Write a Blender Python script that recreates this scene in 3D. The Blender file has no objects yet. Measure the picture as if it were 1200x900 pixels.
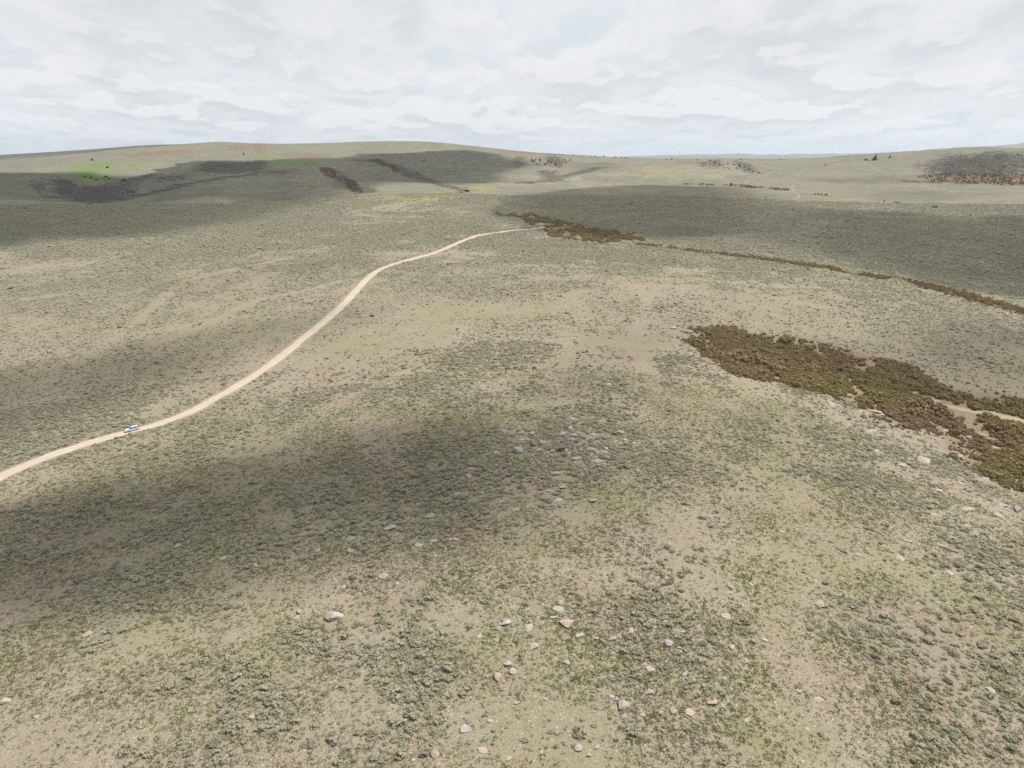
import bpy, bmesh, math, random
import numpy as np
from mathutils import Vector, Matrix

random.seed(7)
rng = np.random.default_rng(7)
scene = bpy.context.scene
col = scene.collection
R_ = math.radians

# ----------------------------------------------------------------------------------------------
# the drone camera: 80 m above the near slope, looking north and 17.8 degrees down
# ----------------------------------------------------------------------------------------------
F, CX, CY = 833.0, 600.0, 450.0
PITCH = math.atan2(CY - 183.0, F)
ZC = 80.0
SP, CP = math.sin(PITCH), math.cos(PITCH)
cam_d = bpy.data.cameras.new('drone_camera')
cam_d.sensor_width = 36.0
cam_d.lens = 36.0 * F / 1200.0
cam_d.clip_start = 0.5
cam_d.clip_end = 120000.0
cam = bpy.data.objects.new('drone_camera', cam_d)
col.objects.link(cam)
cam.location = (0, 0, ZC)
cam.rotation_euler = (math.pi / 2 - PITCH, 0, 0)
scene.camera = cam

SUN_EL, SUN_AZ = R_(62), R_(68)          # azimuth clockwise from north (+Y)
SUN_DIR = np.array([math.sin(SUN_AZ) * math.cos(SUN_EL), math.cos(SUN_AZ) * math.cos(SUN_EL), math.sin(SUN_EL)])

# ----------------------------------------------------------------------------------------------
# small numpy noise
# ----------------------------------------------------------------------------------------------
def _hash(ix, iy, seed):
    h = (ix.astype(np.int64) * 374761393 + iy.astype(np.int64) * 668265263 + seed * 974711) & 0x7fffffff
    h = ((h ^ (h >> 13)) * 1274126177) & 0x7fffffff
    h = h ^ (h >> 16)
    return (h & 0xffff) / 65535.0

def vnoise(x, y, seed=0):
    x = np.asarray(x, float); y = np.asarray(y, float)
    ix, iy = np.floor(x), np.floor(y)
    fx, fy = x - ix, y - iy
    ux = fx * fx * fx * (fx * (fx * 6 - 15) + 10); uy = fy * fy * fy * (fy * (fy * 6 - 15) + 10)
    a = _hash(ix, iy, seed); b = _hash(ix + 1, iy, seed); c = _hash(ix, iy + 1, seed); d = _hash(ix + 1, iy + 1, seed)
    return (a + (b - a) * ux) * (1 - uy) + (c + (d - c) * ux) * uy

def fbm(x, y, octv=4, seed=0, gain=0.5):
    s, amp, tot = 0.0, 1.0, 0.0
    for o in range(octv):
        s = s + amp * (vnoise(x, y, seed + o * 17) - 0.5)
        tot += amp; amp *= gain
        x = x * 2.03 + 11.3; y = y * 2.03 + 5.7
    return s / tot * 2.0            # about -1 .. 1

def sstep(a, b, x):
    t = np.clip((x - a) / (b - a), 0, 1)
    return t * t * (3 - 2 * t)

# ----------------------------------------------------------------------------------------------
# sight lines and terrain
# ----------------------------------------------------------------------------------------------
def sight(px, py):
    u = (px - CX) / F; v = (CY - py) / F
    dx, dy, dz = u, CP + v * SP, -SP + v * CP
    h = math.hypot(dx, dy)
    return math.atan2(dx, dy), dz / h          # azimuth, slope of the sight line

def project(x, y, z):
    zz = z - ZC
    d = y * CP - zz * SP
    d = np.where(np.abs(d) < 1e-6, 1e-6, d)
    return CX + F * x / d, CY - F * (y * SP + zz * CP) / d, d

ctrl = []                                       # azimuth, ln range, height
def pz(px, py, z):                              # a point of the near ground by its height
    th, s = sight(px, py)
    ctrl.append((th, math.log((z - ZC) / s), z))
def pr(px, py, r, dz=0.0):                      # a point of the far ground by its range
    th, s = sight(px, py)
    ctrl.append((th, math.log(r), ZC + s * r + dz))

for px, py, z in [
    (600, 900, 0), (300, 900, -1), (0, 900, -3), (900, 900, 0), (1200, 900, -2),
    (0, 700, -4), (300, 700, -1), (600, 700, 2), (900, 700, 1), (1200, 700, -4),
    (0, 560, -6), (150, 506, -5), (300, 436, -4), (430, 328, -1), (560, 276, 0), (600, 520, 4), (770, 500, 3),
    (800, 420, 0), (830, 395, -3), (1000, 450, -9), (1100, 490, -13), (1200, 545, -17), (950, 560, 0), (1100, 620, -5),
    (1200, 470, -11), (1100, 400, -5), (1200, 420, -6), (900, 345, 1), (700, 340, 3), (520, 400, 2), (400, 560, 1), (200, 600, -2),
    (640, 268, -4), (700, 277, -6), (850, 300, -9), (1000, 322, -12), (1200, 364, -17), (1050, 365, -6),
    (1200, 305, -8), (1000, 288, -6), (800, 264, -3), (700, 252, -1), (0, 400, -5), (0, 310, -3), (220, 310, 0), (400, 270, 4),
    (-250, 700, -6), (-250, 500, -8), (-250, 350, -6), (1450, 700, -10), (1450, 560, -20), (1450, 420, -10), (1450, 330, -8)]:
    pz(px, py, z)
for px, colm in {
    -250: [(240, 1250), (238, 1600, -22), (222, 2250), (200, 3000), (192, 4000), (192, 5200, -60)],
    0: [(250, 1130), (239.5, 1280), (239, 1600, -20), (229, 1950), (212, 2250), (201, 2600), (192, 3600), (189, 4000), (189, 5000, -50), (183.5, 9000), (183.5, 11000, -80)],
    90: [(179, 9000), (180.5, 4050), (180.5, 5000, -50), (183.5, 3650)],
    145: [(239, 1280), (239, 1560, -22), (235, 1800), (215, 2300), (205, 2500), (196, 2700), (190, 2900), (182, 3500), (174.2, 4150), (174, 5200, -55), (172.6, 9000)],
    200: [(239, 1280), (239, 1500, -8), (231, 1640), (222.5, 1760), (222, 1980, -16), (213, 2300), (203, 2520), (195, 2750), (183, 3400), (171.5, 4180), (171, 5200, -60), (169.9, 9000)],
    250: [(166.6, 4350), (166.6, 5300, -60), (175, 3900), (214, 1860), (213, 2080, -14), (239, 1280)],
    300: [(238.5, 1270), (238, 1480, -6), (230, 1640), (219, 1820), (208.5, 2000), (208, 2220, -12), (200, 2600), (191, 2950), (179, 3650), (169, 4250), (168.2, 4380), (168, 5300, -60)],
    370: [(233, 1260), (231, 1480, -7), (222, 1740), (211, 1950), (202, 2200), (190, 2900), (177, 3800), (168, 4400), (168, 5300, -60)],
    440: [(262, 900), (245, 1080), (229, 1260), (226, 1450, -4), (217, 1750), (208, 2050), (197, 2400), (186, 3100), (174, 4000), (165.6, 4500), (165.5, 5400, -60)],
    500: [(236, 1200), (222, 1500), (212, 1950), (197, 2500), (182, 3400), (170, 4250), (165.6, 4480), (165.5, 5400, -60)],
    560: [(258, 960), (240, 1150), (225, 1500), (213, 2000), (199, 2600), (185, 3400), (173, 4250), (171.5, 4350), (171.5, 5300, -60)],
    620: [(244, 1120), (226, 1500), (213, 2000), (199, 2600), (187, 3400), (178.2, 4100), (178, 5000, -60)],
    700: [(236, 1250), (219, 1700), (218, 1880, -5), (210, 2250), (198, 2700), (188, 3400), (182.4, 3900), (182.4, 4800, -60)],
    760: [(240, 1220), (218, 1700), (217, 1900, -5), (209, 2300), (196, 2900), (188, 3400), (186, 3750), (186, 4800, -70)],
    860: [(246, 1120), (232, 1400), (221, 1740), (220, 1900, -4), (211, 2300), (199, 2800), (190, 3300), (186.2, 3700), (186.2, 4700, -60)],
    950: [(250, 1130), (238, 1320), (226, 1620), (214, 1980), (203, 2500), (192, 3100), (185.2, 3600), (185.2, 4600, -50)],
    1000: [(183.2, 3300), (182.2, 7000), (181.5, 8500, -40), (183, 4300, -35), (192, 2850)],
    1060: [(254, 1130), (244, 1280), (230, 1600), (217.5, 1900), (217, 2150, -9), (211, 2400), (200, 2620), (186, 2950), (178.2, 3180), (178, 4200, -55), (178.3, 7200)],
    1130: [(217.7, 1900), (217.5, 2150, -9), (200, 2550), (183, 2900), (175.2, 3120), (175, 4200, -55)],
    1200: [(252, 1120), (243, 1300), (231, 1560), (219.5, 1880), (219, 2120, -9), (212, 2360), (203, 2500), (188, 2750), (175, 3050), (173.7, 3150), (173.5, 4200, -55)],
    1450: [(256, 1120), (244, 1400), (225, 1900), (224, 2150, -12), (210, 2500), (180, 3150), (180, 4200, -50)]}.items():
    for c in colm:
        pr(px, *c)
for th in (-0.85, -0.45, 0.0, 0.45, 0.85):
    ctrl.append((th, math.log(22.0), -1.0))
    ctrl.append((th, math.log(50.0), -1.0 + (-1.5 if abs(th) > .4 else 0)))
    ctrl.append((th, math.log(16000.0), -10.0))
    ctrl.append((th, math.log(46000.0), -60.0))
for th in (0.12, 0.3): ctrl.append((th, math.log(6500.0), -30.0))

CT = np.array(ctrl)
def _phi(r2):
    return 0.5 * r2 * np.log(np.maximum(r2, 1e-12))
_n = len(CT)
_d2 = (CT[:, None, 0] - CT[None, :, 0]) ** 2 + (CT[:, None, 1] - CT[None, :, 1]) ** 2
_A = np.zeros((_n + 3, _n + 3)); _A[:_n, :_n] = _phi(_d2) + 1e-4 * np.eye(_n)
_A[:_n, _n] = 1; _A[:_n, _n + 1] = CT[:, 0]; _A[:_n, _n + 2] = CT[:, 1]; _A[_n:, :_n] = _A[:_n, _n:].T
_W = np.linalg.solve(_A, np.concatenate([CT[:, 2], np.zeros(3)]))

def tps(th, lr):
    out = _W[_n] + _W[_n + 1] * th + _W[_n + 2] * lr
    for i in range(_n):
        out = out + _W[i] * _phi((th - CT[i, 0]) ** 2 + (lr - CT[i, 1]) ** 2)
    return out

TH_IN = np.linspace(R_(-44), R_(44), 620)
TH = np.concatenate([np.linspace(-math.pi, R_(-44), 40)[:-1], TH_IN, np.linspace(R_(44), math.pi, 40)[1:]])
NR = 760
LR = np.linspace(math.log(22.0), math.log(46000.0), NR)
gth, glr = np.meshgrid(TH, LR, indexing='ij')
cth = np.clip(gth, -0.83, 0.83)
GZ = tps(cth, glr)
GR = np.exp(glr)
GX, GY = GR * np.sin(gth), GR * np.cos(gth)
fade = 1 - sstep(2500, 6000, GR)
GZ += 0.9 * fbm(GX / 60, GY / 60, 3, 3) * sstep(60, 200, GR) * fade
GZ += 0.16 * fbm(GX / 7, GY / 7, 3, 9) * (1 - sstep(300, 700, GR))
GZ += 14.0 * (0.35 - np.abs(fbm(GX / 260 + .3 * fbm(GX / 500, GY / 500, 2, 27), GY / 520, 3, 25))) * sstep(1500, 2300, GR) * (1 - sstep(3300, 3900, GR))
GZ += 5.0 * fbm(GX / 420, GY / 420, 4, 21) * sstep(1300, 2200, GR) * (1 - 0.6 * sstep(5000, 9000, GR))

def ground_z(x, y):
    x = np.atleast_1d(np.asarray(x, float)); y = np.atleast_1d(np.asarray(y, float))
    th = np.arctan2(x, y); lr = np.clip(np.log(np.maximum(np.hypot(x, y), 22.1)), LR[0], LR[-1] - 1e-6)
    i = np.clip(np.searchsorted(TH, th) - 1, 0, len(TH) - 2)
    j = np.clip(((lr - LR[0]) / (LR[1] - LR[0])).astype(int), 0, NR - 2)
    # same plane interpolation as the mesh would give, on x/y inside the cell
    a = (th - TH[i]) / (TH[i + 1] - TH[i])
    r = np.exp(lr); r0, r1 = np.exp(LR[j]), np.exp(LR[j + 1]); b = (r - r0) / (r1 - r0)
    return (GZ[i, j] * (1 - a) + GZ[i + 1, j] * a) * (1 - b) + (GZ[i, j + 1] * (1 - a) + GZ[i + 1, j + 1] * a) * b

_RJ = np.exp(LR)
def ground_at(px, py):
    """where the sight line through this point of the survey photo meets the terrain"""
    th, s = sight(px, py)
    i = int(np.clip(np.searchsorted(TH, th) - 1, 0, len(TH) - 2)); a = (th - TH[i]) / (TH[i + 1] - TH[i])
    prof = GZ[i] * (1 - a) + GZ[i + 1] * a
    below = (ZC + s * _RJ) - prof
    k = np.nonzero(below <= 0)[0]
    if len(k) == 0:
        j = int(np.argmin(below[: int(NR * .8)])); r = _RJ[j]
    else:
        j = int(k[0])
        if j == 0: r = _RJ[0]
        else:
            t = below[j - 1] / (below[j - 1] - below[j]); r = _RJ[j - 1] + t * (_RJ[j] - _RJ[j - 1])
    return r * math.sin(th), r * math.cos(th)

def ground_poly(pts, sub=3):
    out = []
    for k in range(len(pts)):
        (x0, y0), (x1, y1) = pts[k], pts[(k + 1) % len(pts)]
        for q in range(sub):
            t = q / sub
            out.append(ground_at(x0 + (x1 - x0) * t, y0 + (y1 - y0) * t))
    return np.array(out)

def sdf(poly, x, y):
    """signed distance to a world polygon, negative inside"""
    d = np.full(x.shape, 1e18); inside = np.zeros(x.shape, bool)
    n = len(poly)
    for k in range(n):
        ax, ay = poly[k]; bx, by = poly[(k + 1) % n]
        ex, ey = bx - ax, by - ay
        L = ex * ex + ey * ey + 1e-12
        t = np.clip(((x - ax) * ex + (y - ay) * ey) / L, 0, 1)
        d = np.minimum(d, (x - ax - t * ex) ** 2 + (y - ay - t * ey) ** 2)
        if abs(ey) > 1e-12:
            inside ^= ((ay > y) != (by > y)) & (x < (bx - ax) * (y - ay) / ey + ax)
    return np.where(inside, -1, 1) * np.sqrt(d)

def linedist(line, x, y):
    d = np.full(x.shape, 1e18)
    for k in range(len(line) - 1):
        ax, ay = line[k]; ex, ey = line[k + 1][0] - ax, line[k + 1][1] - ay
        t = np.clip(((x - ax) * ex + (y - ay) * ey) / (ex * ex + ey * ey + 1e-12), 0, 1)
        d = np.minimum(d, (x - ax - t * ex) ** 2 + (y - ay - t * ey) ** 2)
    return np.sqrt(d)

def ell(cx, cy, a, b, rot=0, n=14):
    c, s = math.cos(R_(rot)), math.sin(R_(rot))
    return ground_poly([(cx + a * math.cos(t) * c - b * math.sin(t) * s, cy + a * math.cos(t) * s + b * math.sin(t) * c)
                        for t in np.linspace(0, 2 * math.pi, n, endpoint=False)], 1)

# ----------------------------------------------------------------------------------------------
# what grows where (world polygons)
# ----------------------------------------------------------------------------------------------
THICKET_NEAR = ground_poly([(800, 393), (815, 388), (860, 386), (900, 392), (950, 402), (1000, 415), (1050, 428), (1085, 443), (1130, 455),
                            (1200, 470), (1290, 492), (1290, 640), (1200, 588), (1180, 575), (1150, 553), (1110, 537), (1095, 529), (1108, 514),
                            (1060, 501), (1030, 497), (1008, 490), (1000, 472), (960, 462), (920, 451), (880, 446), (860, 436), (830, 425), (815, 410)])
WASH = [ground_at(*p) for p in [(1072, 459), (1086, 464), (1102, 474), (1130, 480), (1160, 486), (1200, 495), (1290, 515)]]
THICKET_MID = ground_poly([(585, 251), (620, 250), (655, 259), (700, 268), (745, 274), (757, 283), (700, 285), (650, 278), (632, 266)])
DRAW = [ground_at(*p) for p in [(750, 286), (800, 292), (850, 298), (900, 304), (960, 313), (1000, 319), (1060, 330), (1110, 340), (1150, 352), (1200, 364), (1290, 385)]]
RED_FAR = [ground_poly(p) for p in [
    [(1072, 206), (1110, 202), (1200, 203), (1300, 204), (1300, 221), (1200, 218.3), (1130, 216), (1090, 213)],
    [(365, 195), (392, 197), (405, 207), (425, 219), (432, 226), (415, 226), (395, 213), (378, 205)],
    [(422, 187), (446, 186), (460, 192), (474, 201), (468, 203), (452, 197), (436, 191)], [(470, 201.5), (508, 212), (546, 222), (546, 224.3), (505, 214.5), (470, 204.5)],
    [(135, 181), (175, 179), (228, 176), (228, 181), (160, 186)],
    [(272, 170), (310, 168), (312, 176), (285, 182)],
    [(332, 180), (372, 181), (380, 185), (340, 185)],
    [(590, 176), (650, 179), (660, 182), (610, 181)],
    [(800, 215.3), (860, 216.2), (900, 219.5), (925, 222), (925, 223.6), (895, 221.5), (850, 217.6), (800, 216.3)],
    [(935, 226.6), (975, 229), (972, 231), (940, 229.2)],
    [(635, 187), (668, 190), (672, 197), (640, 198), (625, 194)],
    [(848, 223), (870, 224), (902, 231), (885, 230.5)],
    [(720, 241), (740, 242), (738, 246), (722, 246)],
    [(985, 190), (1020, 187), (1020, 189), (985, 193)]]]
DRAWS_FAR = [[ground_at(*p) for p in t] for t in (  # dark brush in the far draws, plus painted shade behind the spur
    [(60, 231), (110, 232), (150, 230), (205, 219), (255, 210), (300, 204), (345, 199)], [(330, 203), (300, 200), (262, 202)],
    [(385, 198), (402, 206), (420, 219), (434, 226)], [(425, 187), (455, 193), (482, 206), (545, 224)], [(610, 215), (650, 212), (640, 200)], [(1060, 212), (1130, 213.5), (1220, 216)],
    [(170, 205), (150, 212), (140, 222)], [(700, 196), (670, 204), (640, 210)])]
GREEN = [ell(112, 196, 20, 6, -10), ell(148, 193, 18, 3, -8), ell(108, 208, 20, 6, 10), ell(300, 183, 15, 5), ell(335, 192, 16, 4, -5),
         ell(1097, 242, 22, 1.6), ell(790, 250, 0.1, 0.1)]
YELLOW = [ell(490, 230, 62, 5, -4), ell(640, 252, 60, 4, 8), ell(560, 222, 30, 4), ell(820, 292, 70, 4, 7)]
DARK = [ell(272, 197, 32, 7, -4), ell(95, 226, 50, 11, 8), ell(645, 191, 24, 6, 10), ell(865, 196, 30, 5, 12), ell(1120, 194, 40, 12, -8), ell(1195, 192, 45, 12, 0),
        ell(200, 211, 20, 3), ell(545, 223, 6, 3)]
BARE_FAR = [ell(1030, 242, 130, 3.5, 2), ell(690, 214, 60, 3, 8), ell(800, 203, 110, 8, 0), ell(620, 212, 60, 5), ell(105, 233, 14, 3, 10), ell(420, 223, 12, 4, 10)]
BARE = [ell(440, 415, 120, 40, -25), ell(830, 520, 90, 110, 10), ell(700, 420, 90, 40, -20), ell(230, 360, 60, 40, -50), ell(420, 345, 70, 22, -30), ell(850, 340, 150, 20, 6), ell(600, 360, 90, 14),
        ell(620, 650, 80, 35, -15), ell(640, 790, 90, 70, 0), ell(950, 640, 120, 80), ell(960, 820, 120, 80), ell(330, 700, 70, 25, -20),
        ell(440, 250, 70, 14, -12), ell(280, 330, 60, 12, -20), ell(60, 310, 90, 12), ell(520, 300, 60, 14)]
THICK = [ell(460, 570, 170, 60, -15), ell(470, 800, 75, 110, 12), ell(110, 640, 170, 60, -15), ell(680, 530, 90, 50), ell(170, 440, 120, 30, -25), ell(1080, 425, 120, 22, 8),
         ell(60, 470, 150, 60, -15), ell(290, 800, 120, 70, -10), ell(1015, 590, 30, 16), ell(900, 270, 300, 30, 5), ell(150, 260, 260, 18)]
MAIN_ROAD_PX = [(-90, 606), (-40, 579), (0, 559), (40, 541), (80, 527), (120, 514.5), (150, 506), (185, 497), (220, 484), (250, 468), (285, 448), (315, 428), (345, 405), (375, 381),
                (405, 354), (425, 332), (440, 319), (460, 310), (490, 301.5), (520, 292), (545, 281), (565, 275), (600, 270), (622, 268.5), (640, 265), (634, 262)]
TRACKS_PX = [[(655, 263), (672, 263), (690, 261), (705, 257), (716, 254), (725, 251), (738, 249), (770, 248), (805, 247), (840, 245.5), (868, 241.5), (890, 238), (910, 235)], [(908, 235.3), (930, 233), (937, 229.5), (931, 225), (928, 221), (930, 217)],
             [(872, 215), (877, 212), (884, 209.5), (893, 206), (902, 203)]]

TRAILS = [[ground_at(*p) for p in t] for t in (
    [(330, 304), (262, 318), (210, 332), (170, 368), (140, 392), (100, 418), (20, 440)],
    [(400, 330), (352, 342), (300, 352), (228, 388), (180, 402)], [(470, 440), (400, 470), (330, 520), (230, 560)],
    [(760, 345), (740, 400), (770, 450), (760, 520), (700, 600), (640, 640)], [(930, 610), (880, 680), (930, 760), (1010, 850)],
    [(0, 690), (120, 655), (260, 640), (330, 600)], [(330, 700), (420, 715), (560, 640)], [(150, 770), (280, 745), (420, 830)])]

def path_world(pts, step):
    w = [ground_at(*p) for p in pts]
    # Catmull-Rom through the points, then even steps
    P = [w[0]] + w + [w[-1]]; dense = []
    for k in range(1, len(P) - 2):
        p0, p1, p2, p3 = (np.array(P[k + d]) for d in (-1, 0, 1, 2))
        for t in np.linspace(0, 1, 24, endpoint=False):
            dense.append(0.5 * ((2 * p1) + (p2 - p0) * t + (2 * p0 - 5 * p1 + 4 * p2 - p3) * t * t + (3 * p1 - p0 - 3 * p2 + p3) * t ** 3))
    dense.append(np.array(w[-1])); dense = np.array(dense)
    s = np.concatenate([[0], np.cumsum(np.hypot(*np.diff(dense, axis=0).T))])
    q = np.arange(0, s[-1], step)
    return np.stack([np.interp(q, s, dense[:, 0]), np.interp(q, s, dense[:, 1])], 1)
ROAD = path_world(MAIN_ROAD_PX, 1.2)
TRACKS = [path_world(t, 4.0) for t in TRACKS_PX]

def soft(polys, x, y, rel=0.02, warp=0.05):
    r = np.hypot(x, y)
    wx = x + r * warp * fbm(x / (r * 0.04 + 4) * 1.0, y / (r * 0.04 + 4), 3, 41); wy = y + r * warp * fbm(x / (r * 0.04 + 4), y / (r * 0.04 + 4), 3, 57)
    m = np.zeros(x.shape)
    for p in polys:
        d = sdf(p, wx, wy)
        m = np.maximum(m, 1 - sstep(-rel * 1.0, rel, d / r))
    return m

def sage_density(x, y):
    r = np.hypot(x, y)
    n = fbm(x / 34, y / 34, 4, 71) + 0.55 * fbm(x / 9, y / 9, 2, 83)
    n = n + .5 * fbm((x * .97 - y * .24) / 9, (x * .24 + y * .97) / 55, 3, 97)
    base = 0.54 + 0.26 * sstep(200, 330, r) + 0.1 * sstep(500, 900, r)
    base = base + 0.30 * soft(THICK, x, y, 0.06, 0.04) - 0.36 * soft(BARE, x, y, 0.07, 0.05)
    tw = 2.5 * fbm(x / 14, y / 14, 3, 107)
    for tr_ in TRAILS: base = base - .55 * (1 - sstep(1.5, 5.5, linedist(tr_, x + tw, y + tw)))
    return np.clip(base + 0.55 * n, 0.03, 1.0)

# ----------------------------------------------------------------------------------------------
# node helpers
# ----------------------------------------------------------------------------------------------
def new_mat(name):
    m = bpy.data.materials.new(name); m.use_nodes = True
    nt = m.node_tree; nt.nodes.clear()
    out = nt.nodes.new('ShaderNodeOutputMaterial'); b = nt.nodes.new('ShaderNodeBsdfPrincipled')
    nt.links.new(b.outputs[0], out.inputs[0])
    b.inputs['Roughness'].default_value = 0.9
    if 'Specular IOR Level' in b.inputs: b.inputs['Specular IOR Level'].default_value = 0.2
    return m, nt, b, out

def node(nt, t, **kw):
    n = nt.nodes.new(t)
    for k, v in kw.items(): setattr(n, k, v)
    return n

def val(nt, sock, v):
    if hasattr(v, 'is_linked') or isinstance(v, bpy.types.NodeSocket): nt.links.new(v, sock)
    else: sock.default_value = v

def math_n(nt, op, a, b=None, c=None, clamp=False):
    n = node(nt, 'ShaderNodeMath', operation=op, use_clamp=clamp)
    val(nt, n.inputs[0], a)
    if b is not None: val(nt, n.inputs[1], b)
    if c is not None: val(nt, n.inputs[2], c)
    return n.outputs[0]

def mix_c(nt, f, a, b, blend='MIX'):
    n = node(nt, 'ShaderNodeMix', data_type='RGBA', blend_type=blend)
    val(nt, n.inputs[0], f)
    val(nt, n.inputs[6], (*a, 1) if isinstance(a, tuple) and len(a) == 3 else a)
    val(nt, n.inputs[7], (*b, 1) if isinstance(b, tuple) and len(b) == 3 else b)
    return n.outputs[2]

def mrange(nt, x, a, b, c=0.0, d=1.0, smooth=True):
    n = node(nt, 'ShaderNodeMapRange', interpolation_type='SMOOTHSTEP' if smooth else 'LINEAR', clamp=True)
    val(nt, n.inputs[0], x)
    for k, v in zip((1, 2, 3, 4), (a, b, c, d)): val(nt, n.inputs[k], v)
    return n.outputs[0]

def noise_n(nt, vec, scale, detail=4.0, rough=0.55, dim='3D', dist=0.0):
    n = node(nt, 'ShaderNodeTexNoise', noise_dimensions=dim)
    nt.links.new(vec, n.inputs['Vector'])
    n.inputs['Scale'].default_value = scale; n.inputs['Detail'].default_value = detail
    n.inputs['Roughness'].default_value = rough; n.inputs['Distortion'].default_value = dist
    return n.outputs[0]

# ----------------------------------------------------------------------------------------------
# materials
# ----------------------------------------------------------------------------------------------
def mat_ground():
    m, nt, b, out = new_mat('steppe_soil_and_grass')
    tc = node(nt, 'ShaderNodeTexCoord').outputs['Object']
    at = node(nt, 'ShaderNodeAttribute', attribute_name='cover')
    sep = node(nt, 'ShaderNodeSeparateColor'); nt.links.new(at.outputs['Color'], sep.inputs[0])
    sage, green, red = sep.outputs
    at2 = node(nt, 'ShaderNodeAttribute', attribute_name='cover_two')
    sep2 = node(nt, 'ShaderNodeSeparateColor'); nt.links.new(at2.outputs['Color'], sep2.inputs[0])
    yellow, dark, sand = sep2.outputs
    far = at2.outputs['Alpha']
    flat = node(nt, 'ShaderNodeVectorMath', operation='MULTIPLY'); nt.links.new(tc, flat.inputs[0]); flat.inputs[1].default_value = (1, 1, 0)
    P = flat.outputs[0]
    n_big = noise_n(nt, P, 0.018, 5, 0.6); n_mid = noise_n(nt, P, 0.11, 4, 0.6); n_sm = noise_n(nt, P, 0.75, 4, 0.65); n_f = noise_n(nt, P, 3.6, 5, 0.78)
    n_huge = noise_n(nt, P, 0.0035, 4, 0.6)
    tan = mix_c(nt, mrange(nt, n_mid, .35, .65), (0.280, 0.234, 0.177), (0.326, 0.267, 0.208))
    tan = mix_c(nt, mrange(nt, n_big, .38, .62), tan, (0.266, 0.239, 0.160))
    n_w = noise_n(nt, P, 0.045, 7, 0.72); n_v = noise_n(nt, P, 0.16, 5, 0.75)
    # short spring grass between the bushes
    tan = mix_c(nt, math_n(nt, 'MULTIPLY', mrange(nt, n_sm, .46, .66), mrange(nt, n_mid, .30, .62, .15, .72)), tan, (0.190, 0.184, 0.105))
    n_soil = noise_n(nt, P, 0.05, 5, 0.62); n_grn = noise_n(nt, P, 0.038, 6, 0.66)
    tan = mix_c(nt, mrange(nt, n_soil, .50, .68, 0, .75), tan, (0.285, 0.212, 0.150))
    tan = mix_c(nt, mrange(nt, n_grn, .53, .70, 0, .55), tan, (0.190, 0.200, 0.085))
    # litter and pale pebbles, small dark gaps
    tan = mix_c(nt, mrange(nt, n_f, .52, .62, 0, .78), tan, (0.120, 0.112, 0.070))
    tan = mix_c(nt, mrange(nt, n_f, .45, .32, 0, .75), tan, (0.46, 0.415, 0.335))
    vs = node(nt, 'ShaderNodeTexVoronoi'); nt.links.new(P, vs.inputs['Vector']); vs.inputs['Scale'].default_value = 1.9; vs.inputs['Randomness'].default_value = 1.0
    sepv = node(nt, 'ShaderNodeSeparateColor'); nt.links.new(vs.outputs['Color'], sepv.inputs[0])
    spot = mrange(nt, vs.outputs['Distance'], .30, .16)
    tan = mix_c(nt, math_n(nt, 'MULTIPLY', spot, mrange(nt, sepv.outputs[0], .72, .76, 0, .9)), tan, (0.50, 0.46, 0.40))
    tan = mix_c(nt, math_n(nt, 'MULTIPLY', spot, mrange(nt, sepv.outputs[1], .55, .60, 0, .75)), tan, (0.115, 0.115, 0.060))
    # far sage cover, too small to see bush by bush
    vo = node(nt, 'ShaderNodeTexVoronoi'); nt.links.new(P, vo.inputs['Vector']); vo.inputs['Scale'].default_value = 0.42
    vo2 = node(nt, 'ShaderNodeTexVoronoi'); nt.links.new(P, vo2.inputs['Vector']); vo2.inputs['Scale'].default_value = 0.13
    bush = mix_c(nt, mrange(nt, vo.outputs['Distance'], .15, .75), (0.235, 0.230, 0.182), (0.130, 0.130, 0.100))
    bush = mix_c(nt, mrange(nt, vo2.outputs['Distance'], .35, .9, 0, .55), bush, (0.125, 0.125, 0.092))
    bush = mix_c(nt, mrange(nt, n_big, .4, .62, 0, .5), bush, (0.225, 0.215, 0.155))
    cover_f = mrange(nt, math_n(nt, 'ADD', sage, math_n(nt, 'MULTIPLY', math_n(nt, 'SUBTRACT', n_mid, 0.5), 1.1)), .15, .85, 0, .92)
    c = mix_c(nt, math_n(nt, 'MULTIPLY', cover_f, far), tan, bush)
    c = mix_c(nt, math_n(nt, 'MULTIPLY', mrange(nt, n_huge, .42, .62, 0, .35), far), c, (0.245, 0.222, 0.152))
    n_edge = noise_n(nt, P, 0.035, 6, 0.68)
    c = mix_c(nt, math_n(nt, 'MULTIPLY', mrange(nt, n_w, .52, .70, 0, .55), far), c, (0.115, 0.115, 0.088))
    c = mix_c(nt, math_n(nt, 'MULTIPLY', mrange(nt, n_v, .53, .70, 0, .65), far), c, (0.085, 0.088, 0.066))
    c = mix_c(nt, math_n(nt, 'MULTIPLY', mrange(nt, n_v, .47, .30, 0, .45), far), c, (0.275, 0.255, 0.195))
    edge = math_n(nt, 'ADD', math_n(nt, 'MULTIPLY', math_n(nt, 'SUBTRACT', n_mid, 0.5), 0.7), math_n(nt, 'MULTIPLY', math_n(nt, 'SUBTRACT', n_edge, 0.5), math_n(nt, 'MULTIPLY', far, 3.2)))
    def layer(c, mask, colr, amt=0.9):
        return mix_c(nt, mrange(nt, math_n(nt, 'ADD', mask, math_n(nt, 'MULTIPLY', edge, mrange(nt, mask, 0, .2))), .25, .75, 0, amt), c, colr)
    c = layer(c, yellow, mix_c(nt, n_mid, (0.285, 0.230, 0.115), (0.235, 0.225, 0.115)), .68)
    c = layer(c, green, mix_c(nt, mrange(nt, n_mid, .4, .6), (0.115, 0.165, 0.055), (0.185, 0.24, 0.08)), .85)
    c = layer(c, red, mix_c(nt, mrange(nt, n_mid, .35, .65), (0.165, 0.115, 0.078), (0.225, 0.165, 0.105)), .8)
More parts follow.
